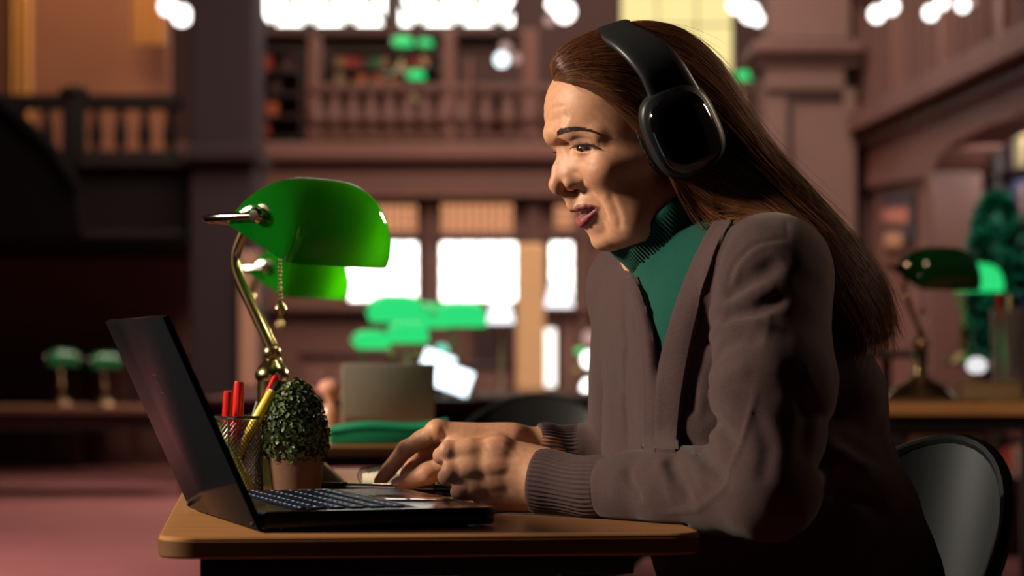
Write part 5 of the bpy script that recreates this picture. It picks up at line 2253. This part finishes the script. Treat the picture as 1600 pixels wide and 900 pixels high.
# gallery behind the right-hand rail
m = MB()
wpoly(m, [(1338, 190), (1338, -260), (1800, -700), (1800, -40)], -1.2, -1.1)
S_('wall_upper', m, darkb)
t = thing('balustrade', 'slatted red-brown balustrade rising along the right-hand gallery', 'balustrade', (0, 0, 0), 0)
s0, z0 = W_(1342, 190); s1, z1 = W_(1640, 48)
for i in range(22):
    s = s0 + (s1 - s0) * (i + .5) / 22
    p = WA + wd * s
    wdt = .05 if i % 6 else .13
    MB().box((p[0], p[1], (z0 + z1) / 2 + .42), (wdt, wdt, .95), rz=math.atan2(wd[1], wd[0])).build('baluster', redw if i % 6 else redl, t, smooth=False)
MB().box(((WA + wd * (s0 + s1) / 2)[0], (WA + wd * (s0 + s1) / 2)[1], (z0 + z1) / 2 + .92), (s1 - s0, .10, .08), rz=math.atan2(wd[1], wd[0])).build('handrail', redw, t, smooth=False)
# bookcases inside the arch
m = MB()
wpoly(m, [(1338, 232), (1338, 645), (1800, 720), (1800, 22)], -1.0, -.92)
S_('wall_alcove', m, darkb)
BW = math.atan2(wd[1], wd[0]) + PI
for bi, (sa, sb2) in enumerate(((.7, 2.3), (2.35, 3.95))):
    cpt = WA + wd * (sa + sb2) / 2 - wn * .60
    tb_ = thing('bookcase', ['tall dark bookcase with pale books in the right-hand arch, beside the pier', 'tall dark bookcase in the right-hand arch, cut by the edge of the view'][bi], 'bookcase', (cpt[0], cpt[1], 0), BW, 'arch bookcases')
    W2 = sb2 - sa
    MB().box((0, -.16, 1.25), (W2, .02, 2.5)).build('back_panel', darkb, tb_, smooth=False)
    for s in (-1, 1):
        MB().box((s * (W2 / 2 - .02), 0, 1.25), (.04, .32, 2.5), bev=.004).build('side_panel', darkw, tb_)
    rb = random.Random(bi + 30)
    for q in range(8):
        z = .04 + q * .34
        MB().box((0, 0, z), (W2 - .06, .30, .03), bev=.003).build('shelf', darkw, tb_)
        if q == 7:
            continue
        x = -W2 / 2 + .06
        while x < W2 / 2 - .16:
            bw = rb.uniform(.06, .11); bh = rb.uniform(.20, .28)
            if rb.random() < .85:
                p = Matrix.Translation((cpt[0], cpt[1], 0)) @ Matrix.Rotation(BW, 4, 'Z') @ Vector((x + bw / 2, .05, z + .016 + bh / 2))
                ci_ = rb.choice((0, 3, 5, 4, 5, 2, 4))
                o = MB().box((0, 0, 0), (bw * .95, .18, bh), bev=.004).build('book', bookcols[ci_], None)
                o.location = p; o.rotation_euler[2] = BW
                tag(o, ['book on the arch bookcase beside the pier', 'book on the arch bookcase at the edge of the view'][bi], 'book', ['books in the arch beside the pier', 'books in the arch at the edge'][bi])
            x += bw
# framed notice on the pier, slim pale window strip beside the column
t = thing('notice_board', 'dark framed notice board with two pale sheets on the right-hand pier', 'notice board', (0, 0, 0))
wpoly(MB(), [(1385, 302), (1385, 372), (1434, 376), (1434, 300)], .0, .05)
f_ = MB(); wpoly(f_, [(1385, 302), (1385, 372), (1434, 376), (1434, 300)], .0, .04); f_.build('frame', mat('board_frame', (.030, .028, .036), rough=.5), t, smooth=False)
f_ = MB(); wpoly(f_, [(1390, 326), (1390, 348), (1428, 349), (1428, 324)], .04, .045); f_.build('sheet', mat('pink_sheet', (.42, .17, .12), rough=.8), t, smooth=False)
f_ = MB(); wpoly(f_, [(1392, 362), (1392, 384), (1418, 386), (1418, 363)], .04, .045); f_.build('sheet', mat('tan_sheet', (.45, .26, .15), rough=.8), t, smooth=False)
f_ = MB(); wpoly(f_, [(1347, 318), (1347, 400), (1357, 402), (1357, 316)], -.20, -.18)
S_('window_12', f_, glow('pale_strip', (.62, .62, .80), .32))
# =================================================================== furniture and lights far behind
grey = mat('grey_plastic', (.40, .36, .31), rough=.5)
# grey laptop and green folder on the second desk
c = P(603, 655, 4.70)
t = thing('laptop', 'grey laptop standing open behind the green folder on the second desk', 'laptop', (c[0], c[1] + .06, DESK), math.radians(4))
MB().box((0, .05, .009), (.20, .15, .016), bev=.003).build('base', grey, t)
Mt = Matrix.Translation((0, -.03, .016)) @ Matrix.Rotation(math.radians(14), 4, 'X')
MB().box((0, 0, .070), (.185, .006, .140), M=Mt, bev=.003).build('lid', grey, t)
MB().box((0, -.0035, .018), (.170, .001, .026), M=Mt).build('stand_flap', mat('tan_flap', (.30, .22, .16), rough=.6), t)
greenp = mat('green_leather', (.006, .27, .13), rough=.5)
c = P(603, 697, 4.46)
t = thing('folder', 'thick green folder lying on the front edge of the second desk', 'folder', (c[0], c[1] + .08, DESK), math.radians(3))
pts = []
for i in range(15):
    u = i / 14
    pts.append([Vector((-.112 + .224 * u, y, .030 + .016 * u + .005 * math.sin(u * 6) + dz)) for y, dz in ((-.075, -.006), (-.06, 0), (.0, .003), (.075, 0))])
fm = MB().grid(pts, .004); fm.build('cover', greenp, t)
MB().box((0, 0, .016), (.222, .146, .030), bev=.006).build('spine_block', greenp, t)
c = P(716, 668, 4.62)
t = thing('paper_stack', 'small pale paper stack between the grey laptop and the black chair', 'paper', (c[0], c[1], DESK), .3)
MB().box((0, 0, .012), (.07, .10, .024), bev=.003).build('sheets', mat('lilac_paper', (.50, .40, .42), rough=.8), t)
c = P(516, 655, 5.0)
for i, (px, h, colr, lab) in enumerate(((516, .085, (.60, .30, .20), 'pinkish glass vase beside the grey laptop on the second desk'), (480, .07, (.40, .20, .15), 'low brown vase left of the pinkish vase'))):
    c = P(px, 640, 5.15)
    t = thing('vase', lab, 'vase', (c[0], c[1], DESK))
    MB().lathe([(0, 0), (.018, 0), (.026, .03), (.024, h * .55), (.012, h * .8), (.018, h), (.016, h), (.010, h * .8), (0, h * .78)], 24).build('body', mat('vase_%d' % i, colr, rough=.2, coat=.5), t)
    MB().sphere((0, 0, h + .012), .022, s=(1.2, 1.2, .9)).build('flower_head', mat('vase_flower', (.62, .30, .22), rough=.8), t)

# reading tables far down the hall with lit lamps
lw = mat('far_table_wood', (.13, .055, .032), rough=.6)


def far_table(label, px, d, w, dep=.8, h=DESK):
    c = P(px, 550, d)
    t = thing('reading_table', label, 'table', (c[0], d, 0), 0, 'reading tables')
    MB().box((0, 0, h - .02), (w, dep, .04), bev=.008).build('tabletop', lw, t)
    MB().box((0, -dep / 2 + .06, h - .09), (w - .1, .03, .10)).build('apron', darkw, t)
    for sx in (-1, 1):
        for sy in (-1, 1):
            MB().box((sx * (w / 2 - .05), sy * (dep / 2 - .06), (h - .04) / 2), (.06, .06, h - .04), bev=.006).build('leg', darkw, t)
    return t


far_table('long reading table with the bright green lamps below the middle window', 655, 9.72, 1.6, 1.72)
far_table('dark reading table at the far left of the hall', 120, 15.2, 1.6, .8, .57)


def lit(label, px, py, d, rz, glass=GLASS_LIT, s=1.0, on_z=None):
    """a lamp whose shade centre shows at the pixel"""
    c = P(px, py, d)
    if on_z:
        s = (c[2] - on_z) / .325
    z = c[2] - .325 * s
    o = make_lamp(label, (c[0], c[1], z), rz, glass, 'far lit lamps', detail=False)
    o.scale = (s, s, s)
    return o


lit('lit green lamp on the far table, leftmost of the top row', 612, 488, 9.7, -1.3, GLASS_LIT, 1, DESK)
lit('lit green lamp on the far table, right of the row nearest the white lampshade', 712, 496, 10.0, -1.3, GLASS_LIT, 1, DESK)
lit('lit green lamp just behind the leftmost lit lamp of the far table', 654, 498, 10.35, -1.2, GLASS_LIT, 1, DESK)
lit('lit green lamp standing low at the left end of the far table', 570, 534, 9.2, -1.0, GLASS_LIT, 1, DESK)
lit('pale lit green lamp low in the middle of the far table', 636, 524, 9.1, -1.5, GLASS_LIT, 1, DESK)
lit('dim green lamp over the dark table at the far left', 163, 566, 15.0, -1.2, GLASS_DIM, .85, .57)
lit('dimmest green lamp left of its twin on the dark far left table', 96, 562, 15.2, -1.2, GLASS_DIM, .75, .57)
lit('small bright green lamp right of the white door strip', 943, 536, 14.0, -.6, GLASS_LIT, .45)
lit('tiny green lamp left of the white globes beside the cardigan', 901, 550, 14.0, -.6, GLASS_LIT, .35)
lit('green lamp on the gallery below the lattice windows', 626, 68, 20.55, -1.2, GLASS_LIT, .8)
lit('dimmer green lamp on the gallery right of its brighter twin', 662, 69, 20.95, -1.2, GLASS_LIT, .6)
lit('green lamp low on the gallery in front of the wide bookcase', 606, 121, 20.28, -1.2, GLASS_DARK, .6)
lit('green lamp on the gallery at the right end of the wide bookcase', 647, 120, 20.28, -1.2, GLASS_LIT, .7)
lit('green lamp on the gallery under the yellow window', 1160, 121, 19.2, -1.2, GLASS_LIT, .7)

whiteg = glow('white_globe', (1.0, .96, .92), 4.0)
warmg = glow('pink_globe', (1.0, .62, .55), .55)
blueg = glow('cool_globe', (.80, .92, 1.0), 2.6)


def globes(name, label, items, Y, rod=None, group='white globe lights'):
    x, y = items[0][0], items[0][1]
    o = P(x, y, Y)
    t = thing(name, label, 'light', tuple(o), 0, group)
    for (px, py, r, m_) in items:
        c = P(px, py, Y) - o
        MB().sphere(Vector(c), r * Y / F, u=20, v=12, s=(1, 1, 1.05)).build('globe', m_, t)
    rm = MB()
    top = o * 0
    rm.tube([Vector((0, 0, 0)), Vector((0, 0, (rod or (6.6 - o[2]))))], .012, 6)
    for (px, py, r, m_) in items[1:]:
        c = P(px, py, Y) - o
        rm.tube([Vector((0, 0, max(c[2], 0) + .12)), Vector((c[0], c[1], c[2] + .12)), Vector((c[0], c[1], c[2]))], .010, 6)
    rm.build('rod', ironm, t)
    return t


globes('chandelier', 'white globes made up in place of a bright window piece left of the dark pier', [(284, 24, 15, whiteg), (262, 10, 13, whiteg)], 17.0)  # a window piece, made up here as hanging globes
globes('chandelier', 'cool white globe cluster hanging over the gallery right of the lattice windows', [(784, 93, 11, blueg), (806, 91, 8, warmg), (790, 74, 9, warmg)], 17.0)
globes('chandelier', 'white chandelier globes just left of the hair above the forehead', [(882, 18, 16, whiteg), (866, 6, 12, whiteg), (858, 32, 8, warmg)], 17.0)
globes('chandelier', 'white chandelier globes between the yellow window and the column', [(1172, 20, 15, whiteg), (1150, 8, 12, whiteg), (1184, 30, 9, whiteg)], 16.0)
globes('chandelier', 'white chandelier globes right of the column, before the slatted gallery', [(1370, 22, 12, whiteg), (1392, 10, 12, whiteg)], 15.0)
globes('chandelier', 'white chandelier globe pair above the slatted gallery rail', [(1454, 20, 11, whiteg), (1472, 4, 10, whiteg)], 14.0)
globes('chandelier', 'dim white globe near the top right corner of the hall', [(1504, 8, 10, whiteg), (1518, 2, 7, warmg)], 14.0)

# white shaded lamps, screens and glass in front of the windows
def shade_lamp(label, px, ytop, ybot, w, d):
    a = P(px, ybot, d); b_ = P(px, ytop, d)
    t = thing('table_lamp', label, 'lamp', (a[0], d, 0), 0, 'white shaded lamps')
    r = w / 2 * d / F
    MB().lathe([(r, 0), (r * .55, b_[2] - a[2]), (r * .50, b_[2] - a[2]), (r * .95, 0)], 28, Matrix.Translation((0, 0, a[2]))).build('lamp_shade', glow('white_shade', (.95, .95, 1.0), 1.8), t)
    MB().tube([Vector((0, 0, 0)), Vector((0, 0, a[2] + .05))], .014, 8).build('stem', brassd, t)
    MB().lathe([(0, 0), (.12, 0), (.11, .02), (.02, .04), (0, .04)], 24).build('base', brassd, t)
    return t


shade_lamp('white cone-shaded floor lamp before the middle window', 782, 466, 505, 44, 14.0)
shade_lamp('tall white cone-shaded lamp before the narrow window', 874, 436, 480, 46, 15.0)
m = MB(); pbox(m, 806, 380, 852, 612, 18.6, .30, .03)
S_('wall_jamb', m, cream)
m = MB(); pbox(m, 846, 514, 868, 604, 19.6, .05)
S_('window_13', m, glow('door_glass', (1.0, .93, .84), 2.2))
t = globes('post_light', 'column of three white globe lights beside the cardigan front', [(922, 528, 12, warmg), (922, 562, 13, whiteg), (922, 606, 14, whiteg)], 13.5, rod=.05)
MB().tube([Vector((0, 0, -1.0)), Vector((0, 0, 0))], .02, 8).build('post', ironm, t)
m = MB(); pbox(m, 745, 485, 800, 612, 19.8, .06)
S_('door_1', m, mat('dark_door', (.035, .018, .018), rough=.5))

# bright screens on the far table
scr = glow('bright_screen', (.82, .93, 1.0), 2.6)
for px, py, w_, h_, d, a, lab in ((684, 568, 50, 34, 9.2, .35, 'small lit white screen tilted on the near end of the far table'), (708, 592, 58, 40, 8.98, .35, 'larger lit white screen in front of the small tilted screen')):
    c = P(px, py, d)
    t = thing('monitor', lab, 'monitor', tuple(c), 0, 'lit screens')
    Mr = Matrix.Rotation(a, 4, 'Y')
    ww, hh = w_ * d / F, h_ * d / F
    MB().box((0, .012, 0), (ww + .012, .02, hh + .012), M=Mr, bev=.004).build('housing', blkp, t)
    MB().box((0, 0, 0), (ww, .004, hh), M=Mr).build('screen', scr, t)
    MB().tube([Vector((0, .02, 0)), Vector((0, .03, -(c[2] - DESK)))], .012, 8).build('stand', blkp, t)
c = P(690, 548, 9.65)
t = thing('desk_globe', 'small mint green glass globe left of the lit screens', 'ornament', tuple(c))
MB().sphere((0, 0, 0), .030).build('globe', glow('mint_globe', (.25, .95, .68), .9), t)
MB().tube([Vector((0, 0, -.028)), Vector((0, 0, -(c[2] - DESK)))], .01, 8).build('stand', blkp, t)

# dark shelving along the far left wall, red-brown cupboards under the windows
def cupboard(label, x0, y0, x1, y1, Y, dep, mt, doors, group='cupboards'):
    a = P(x0, y1, Y); b_ = P(x1, y0, Y)
    w_ = b_[0] - a[0]; z0 = 0.0; h_ = b_[2] - z0
    t = thing('cupboard', label, 'cupboard', ((a[0] + b_[0]) / 2, Y, 0), 0, group)
    MB().box((0, dep / 2, h_ / 2), (w_, dep, h_), bev=.01).build('body', mt, t)
    MB().box((0, dep / 2, h_ + .02), (w_ + .06, dep + .06, .04), bev=.01).build('top', darkw, t)
    for i in range(doors):
        x = -w_ / 2 + w_ * (i + .5) / doors
        dd = MB().box((x, -.012, h_ * .52), (w_ / doors * .86, .024, h_ * .80), bev=.008).build('door', mt, t)
        MB().sphere((x + w_ / doors * .32, -.03, h_ * .55), .02, u=10, v=8).build('knob', brassd, dd)
    return t


cupboard('red-brown cupboard below the left window and the green lamps', 470, 560, 640, 700, 19.0, .6, redl, 4)
cupboard('dark red cupboard below the cone-shaded lamps', 650, 575, 800, 700, 18.9, .6, redw, 3)
cupboard('dark low cupboard standing against the wall at the far left', -90, 580, 120, 700, 18.6, .6, darkw, 4)
cupboard('dark cupboard left of the pier beneath the left gallery', 160, 560, 300, 700, 18.9, .6, redw, 3)

# ---- desk at the right with its lamp
RZ = .7766
RD = thing('side_desk', 'light wood desk with black frame far behind the bucket chair', 'desk', (P(1372, 630, 6.4)[0], 6.4, RZ - DESK), -.04)
MB().box((.75, .40, DESK - .017), (1.5, .8, .034), bev=.006).build('desktop', WOODT, RD)
MB().box((.16, .06, .60), (.26, .03, .30), bev=.004).build('modesty_panel', WOOD_SHADED, RD)
m = MB()
m.box((.75, .05, DESK - .055), (1.42, .04, .04)); m.box((.75, .75, DESK - .055), (1.42, .04, .04))
m.build('apron', BLACKM, RD)
for lx, ly in ((.05, .06), (.42, .06), (1.42, .06), (.05, .74), (1.42, .74)):
    MB().box((lx, ly, (DESK - .04) / 2), (.05, .05, DESK - .04), bev=.004).build('leg', BLACKM, RD)
c = P(1438, 612, 6.66)
_lp = make_lamp("dark green shaded banker's lamp on the desk at the right", (c[0], 6.66, RZ + .001), math.radians(-55), GLASS_DARK, "banker's lamps on the desks", True)
_lp.scale = (1.09, 1.09, 1.09)
lit('bright green lamp behind the dark shaded lamp at the right', 1508, 440, 9.2, -1.2)
c = P(1577, 630, 6.6)
t = thing('glass_jar', 'tall glass jar of pens on the right-hand desk', 'jar', (c[0], 6.6, RZ + .001))
MB().lathe([(0, 0), (.045, 0), (.050, .01), (.050, .26), (.047, .26), (.047, .012), (0, .010)], 28).build('body', mat('jar_glass', (.55, .50, .52), rough=.08, trans=.85), t)
for i, (x, y, m_) in enumerate(((.01, .01, blkp), (-.02, 0, redp), (.02, -.02, mat('blue_plastic', (.03, .04, .20), rough=.3)), (-.005, -.02, whtp))):
    o = MB().tube([Vector((x, y, .012)), Vector((x * 1.5, y * 1.5, .30))], .006, 8).build('ballpoint_pen', m_, None)
    o.location = (c[0], 6.6, RZ)
    tag(o, 'pen standing in the tall glass jar on the right-hand desk', 'pen', 'pens in the glass jar')
c = P(1526, 571, 6.9)
t = thing('glowing_cup', 'small white cup made as a glowing globe on the right-hand desk left of the jar', 'lamp', (c[0], 6.9, RZ))
h_ = c[2] - RZ
MB().sphere((0, 0, h_), 15 * 6.9 / F, s=(1.1, 1.1, .9)).build('globe', glow('soft_globe', (.95, .93, .95), .9), t)  # glow added to what is a white cup, no light source
MB().tube([Vector((0, 0, 0)), Vector((0, 0, h_))], .012, 8).build('stand', brassd, t)
c = P(1545, 631, 6.50)
t = thing('card_box', 'low tan card box on the right-hand desk before the lamp base', 'box', (c[0], 6.50, RZ + .001))
MB().box((0, 0, .025), (.16, .10, .05), bev=.004).build('body', mat('tan_card', (.22, .15, .08), rough=.7), t)
MB().box((0, 0, .053), (.165, .105, .008), bev=.002).build('lid', mat('tan_card', (.22, .15, .08)), t)
c = P(1385, 560, 9.5)
t = thing('serving_tray', 'pale lilac tray standing beyond the hair on a far stand', 'tray', tuple(c))
MB().lathe([(0, 0), (.12, 0), (.15, .03), (.145, .035), (.11, .008), (0, .008)], 28).build('dish', mat('lilac_tray', (.52, .48, .62), rough=.35), t)
MB().tube([Vector((0, 0, 0)), Vector((0, 0, -c[2]))], .02, 10).build('stand', ironm, t)
# tall green plant or banner by the arch
t = thing('indoor_tree', 'blurred dark green leafy plant before the arch bookcases', 'plant', (P(1556, 600, 10.8)[0], 10.8, 0))
MB().lathe([(0, 0), (.14, 0), (.19, .35), (.17, .35), (0, .33)], 28).build('pot', terra, t)
MB().tube([Vector((0, 0, .3)), Vector((.03, 0, 1.5))], .025, 8).build('stem', mat('trunk_brown', (.08, .05, .03), rough=.9), t)
NL2 = 900
an = rl.uniform(0, 2 * PI, NL2); zz = rl.uniform(.85, 1.62, NL2); rr_ = .13 * np.sqrt(np.clip(1 - ((zz - 1.23) / .42) ** 2, .02, 1)) * np.sqrt(rl.uniform(.2, 1, NL2))
c_ = np.stack([rr_ * np.cos(an), rr_ * np.sin(an), zz], 1)
nrm = rl.normal(0, 1, (NL2, 3)); nrm /= np.linalg.norm(nrm, axis=1, keepdims=True)
ax = np.cross(nrm, rl.normal(0, 1, (NL2, 3))); ax /= np.linalg.norm(ax, axis=1, keepdims=True); ay = np.cross(nrm, ax)
LV = np.stack([c_ + (ax * x + ay * y + nrm * z) * .045 for x, y, z in tmpl], 1)
idx = np.arange(NL2 * 7).reshape(NL2, 7)
fc = np.concatenate([np.stack([idx[:, k], idx[:, (k + 1) % 6], idx[:, 6]], 1) for k in range(6)])
np_mesh('foliage', LV.reshape(-1, 3), fc, mat('emerald_leaf', (.010, .26, .15), rough=.5), t)
# =================================================================== light
def area(name, loc, tgt, size, power, color, spread=180, sy=None):
    l = bpy.data.lights.new(name, 'AREA'); l.energy = power; l.color = color; l.spread = math.radians(spread)
    l.size = size
    if sy:
        l.shape = 'RECTANGLE'; l.size_y = sy
    o = bpy.data.objects.new(name, l); link(o); o.location = loc
    o.rotation_euler = (Vector(tgt) - Vector(loc)).to_track_quat('-Z', 'Y').to_euler()
    return o


def spot(name, loc, tgt, power, color, angle, blend=.5, r=.3):
    l = bpy.data.lights.new(name, 'SPOT'); l.energy = power; l.color = color
    l.spot_size = math.radians(angle); l.spot_blend = blend; l.shadow_soft_size = r
    o = bpy.data.objects.new(name, l); link(o); o.location = loc
    o.rotation_euler = (Vector(tgt) - Vector(loc)).to_track_quat('-Z', 'Y').to_euler()
    return o


# key: a warm lamp high at the left wall, aimed at the desk
spot('key_lamp', (-4.2, 2.05, 2.75), (-.02, 2.62, .95), 1520, (1, .80, .60), 42, .6, .36)
spot('shade_lamp', (1.4, 5.4, 1.75), (-.27, 3.05, 1.08), 260, (1, .92, .62), 9, .5, .15)  # added narrow spot, only lights the near lamp's green glass
spot('chair_fill', (-3.2, 6.2, 2.2), (.49, 2.68, .66), 240, (1, .93, .80), 6.5, .9, .10)  # added spot for the chair's inner shell, no lamp belongs there
# added spot from the right that lifts the dark hair
spot('hair_fill', (2.9, 3.5, 2.6), (.34, 2.52, 1.19), 330, (1, .72, .48), 10, .8, .25)
# hall light
area('hall_lamp', (0, 13.5, 6.2), (0, 15.5, 0), 5.0, 330, (1, .76, .66), 105)
area('hall_lamp_back', (.5, 17.0, 5.6), (0, 20, 1.5), 3.0, 170, (1, .70, .58), 180)
area('gallery_lamp', (-3.2, 17.6, 4.6), (-3.4, 19, 2.6), .8, 24, (1, .68, .42), 180)
area('floor_fill_left', (-2.6, 9.4, 4.2), (-2.6, 9.6, 0), 1.6, 50, (1, .70, .66), 70)  # added overhead light that brightens the carpet at the left
spot('side_desk_fill', (1.2, 5.2, 2.6), (1.45, 6.8, .8), 60, (1, .7, .45), 60, .8, .2)  # spot added to lift the right-hand desk, apart from its own lamp
spot('second_desk_fill', (-3.6, 3.9, 2.5), (-.40, 4.85, .95), 950, (1, .82, .62), 30, .6, .25)  # extra spot added so the second desk and its lamp show
area('alcove_fill', (3.05, 14.9, 2.3), (3.4, 16.0, 1.4), .4, 16, (1, .85, .80), 180)  # small light added inside the arch to bring out the books
spot('plant_fill', (1.2, 9.2, 3.2), (2.2, 10.8, 1.3), 90, (1, .9, .8), 30, .6, .2)  # spot added only to brighten the leafy plant
area('hall_fill_right', (1.0, 13.5, 5.4), (2.8, 16.5, 2.0), 2.0, 62, (1, .78, .68), 140)  # extra area light added to brighten the column and right wall
w = bpy.data.worlds.new('world'); SC.world = w; w.use_nodes = True
w.node_tree.nodes['Background'].inputs[0].default_value = (.020, .012, .011, 1)
w.node_tree.nodes['Background'].inputs[1].default_value = 1.0
vs = SC.view_settings
vs.view_transform = 'Standard'; vs.look = 'None'; vs.gamma = 1.0; vs.exposure = 0.0
vs.use_curve_mapping = False
SC.cycles.max_bounces = 6
SC.cycles.sample_clamp_indirect = 4.0
SC.cycles.use_denoising = True
make_camera()
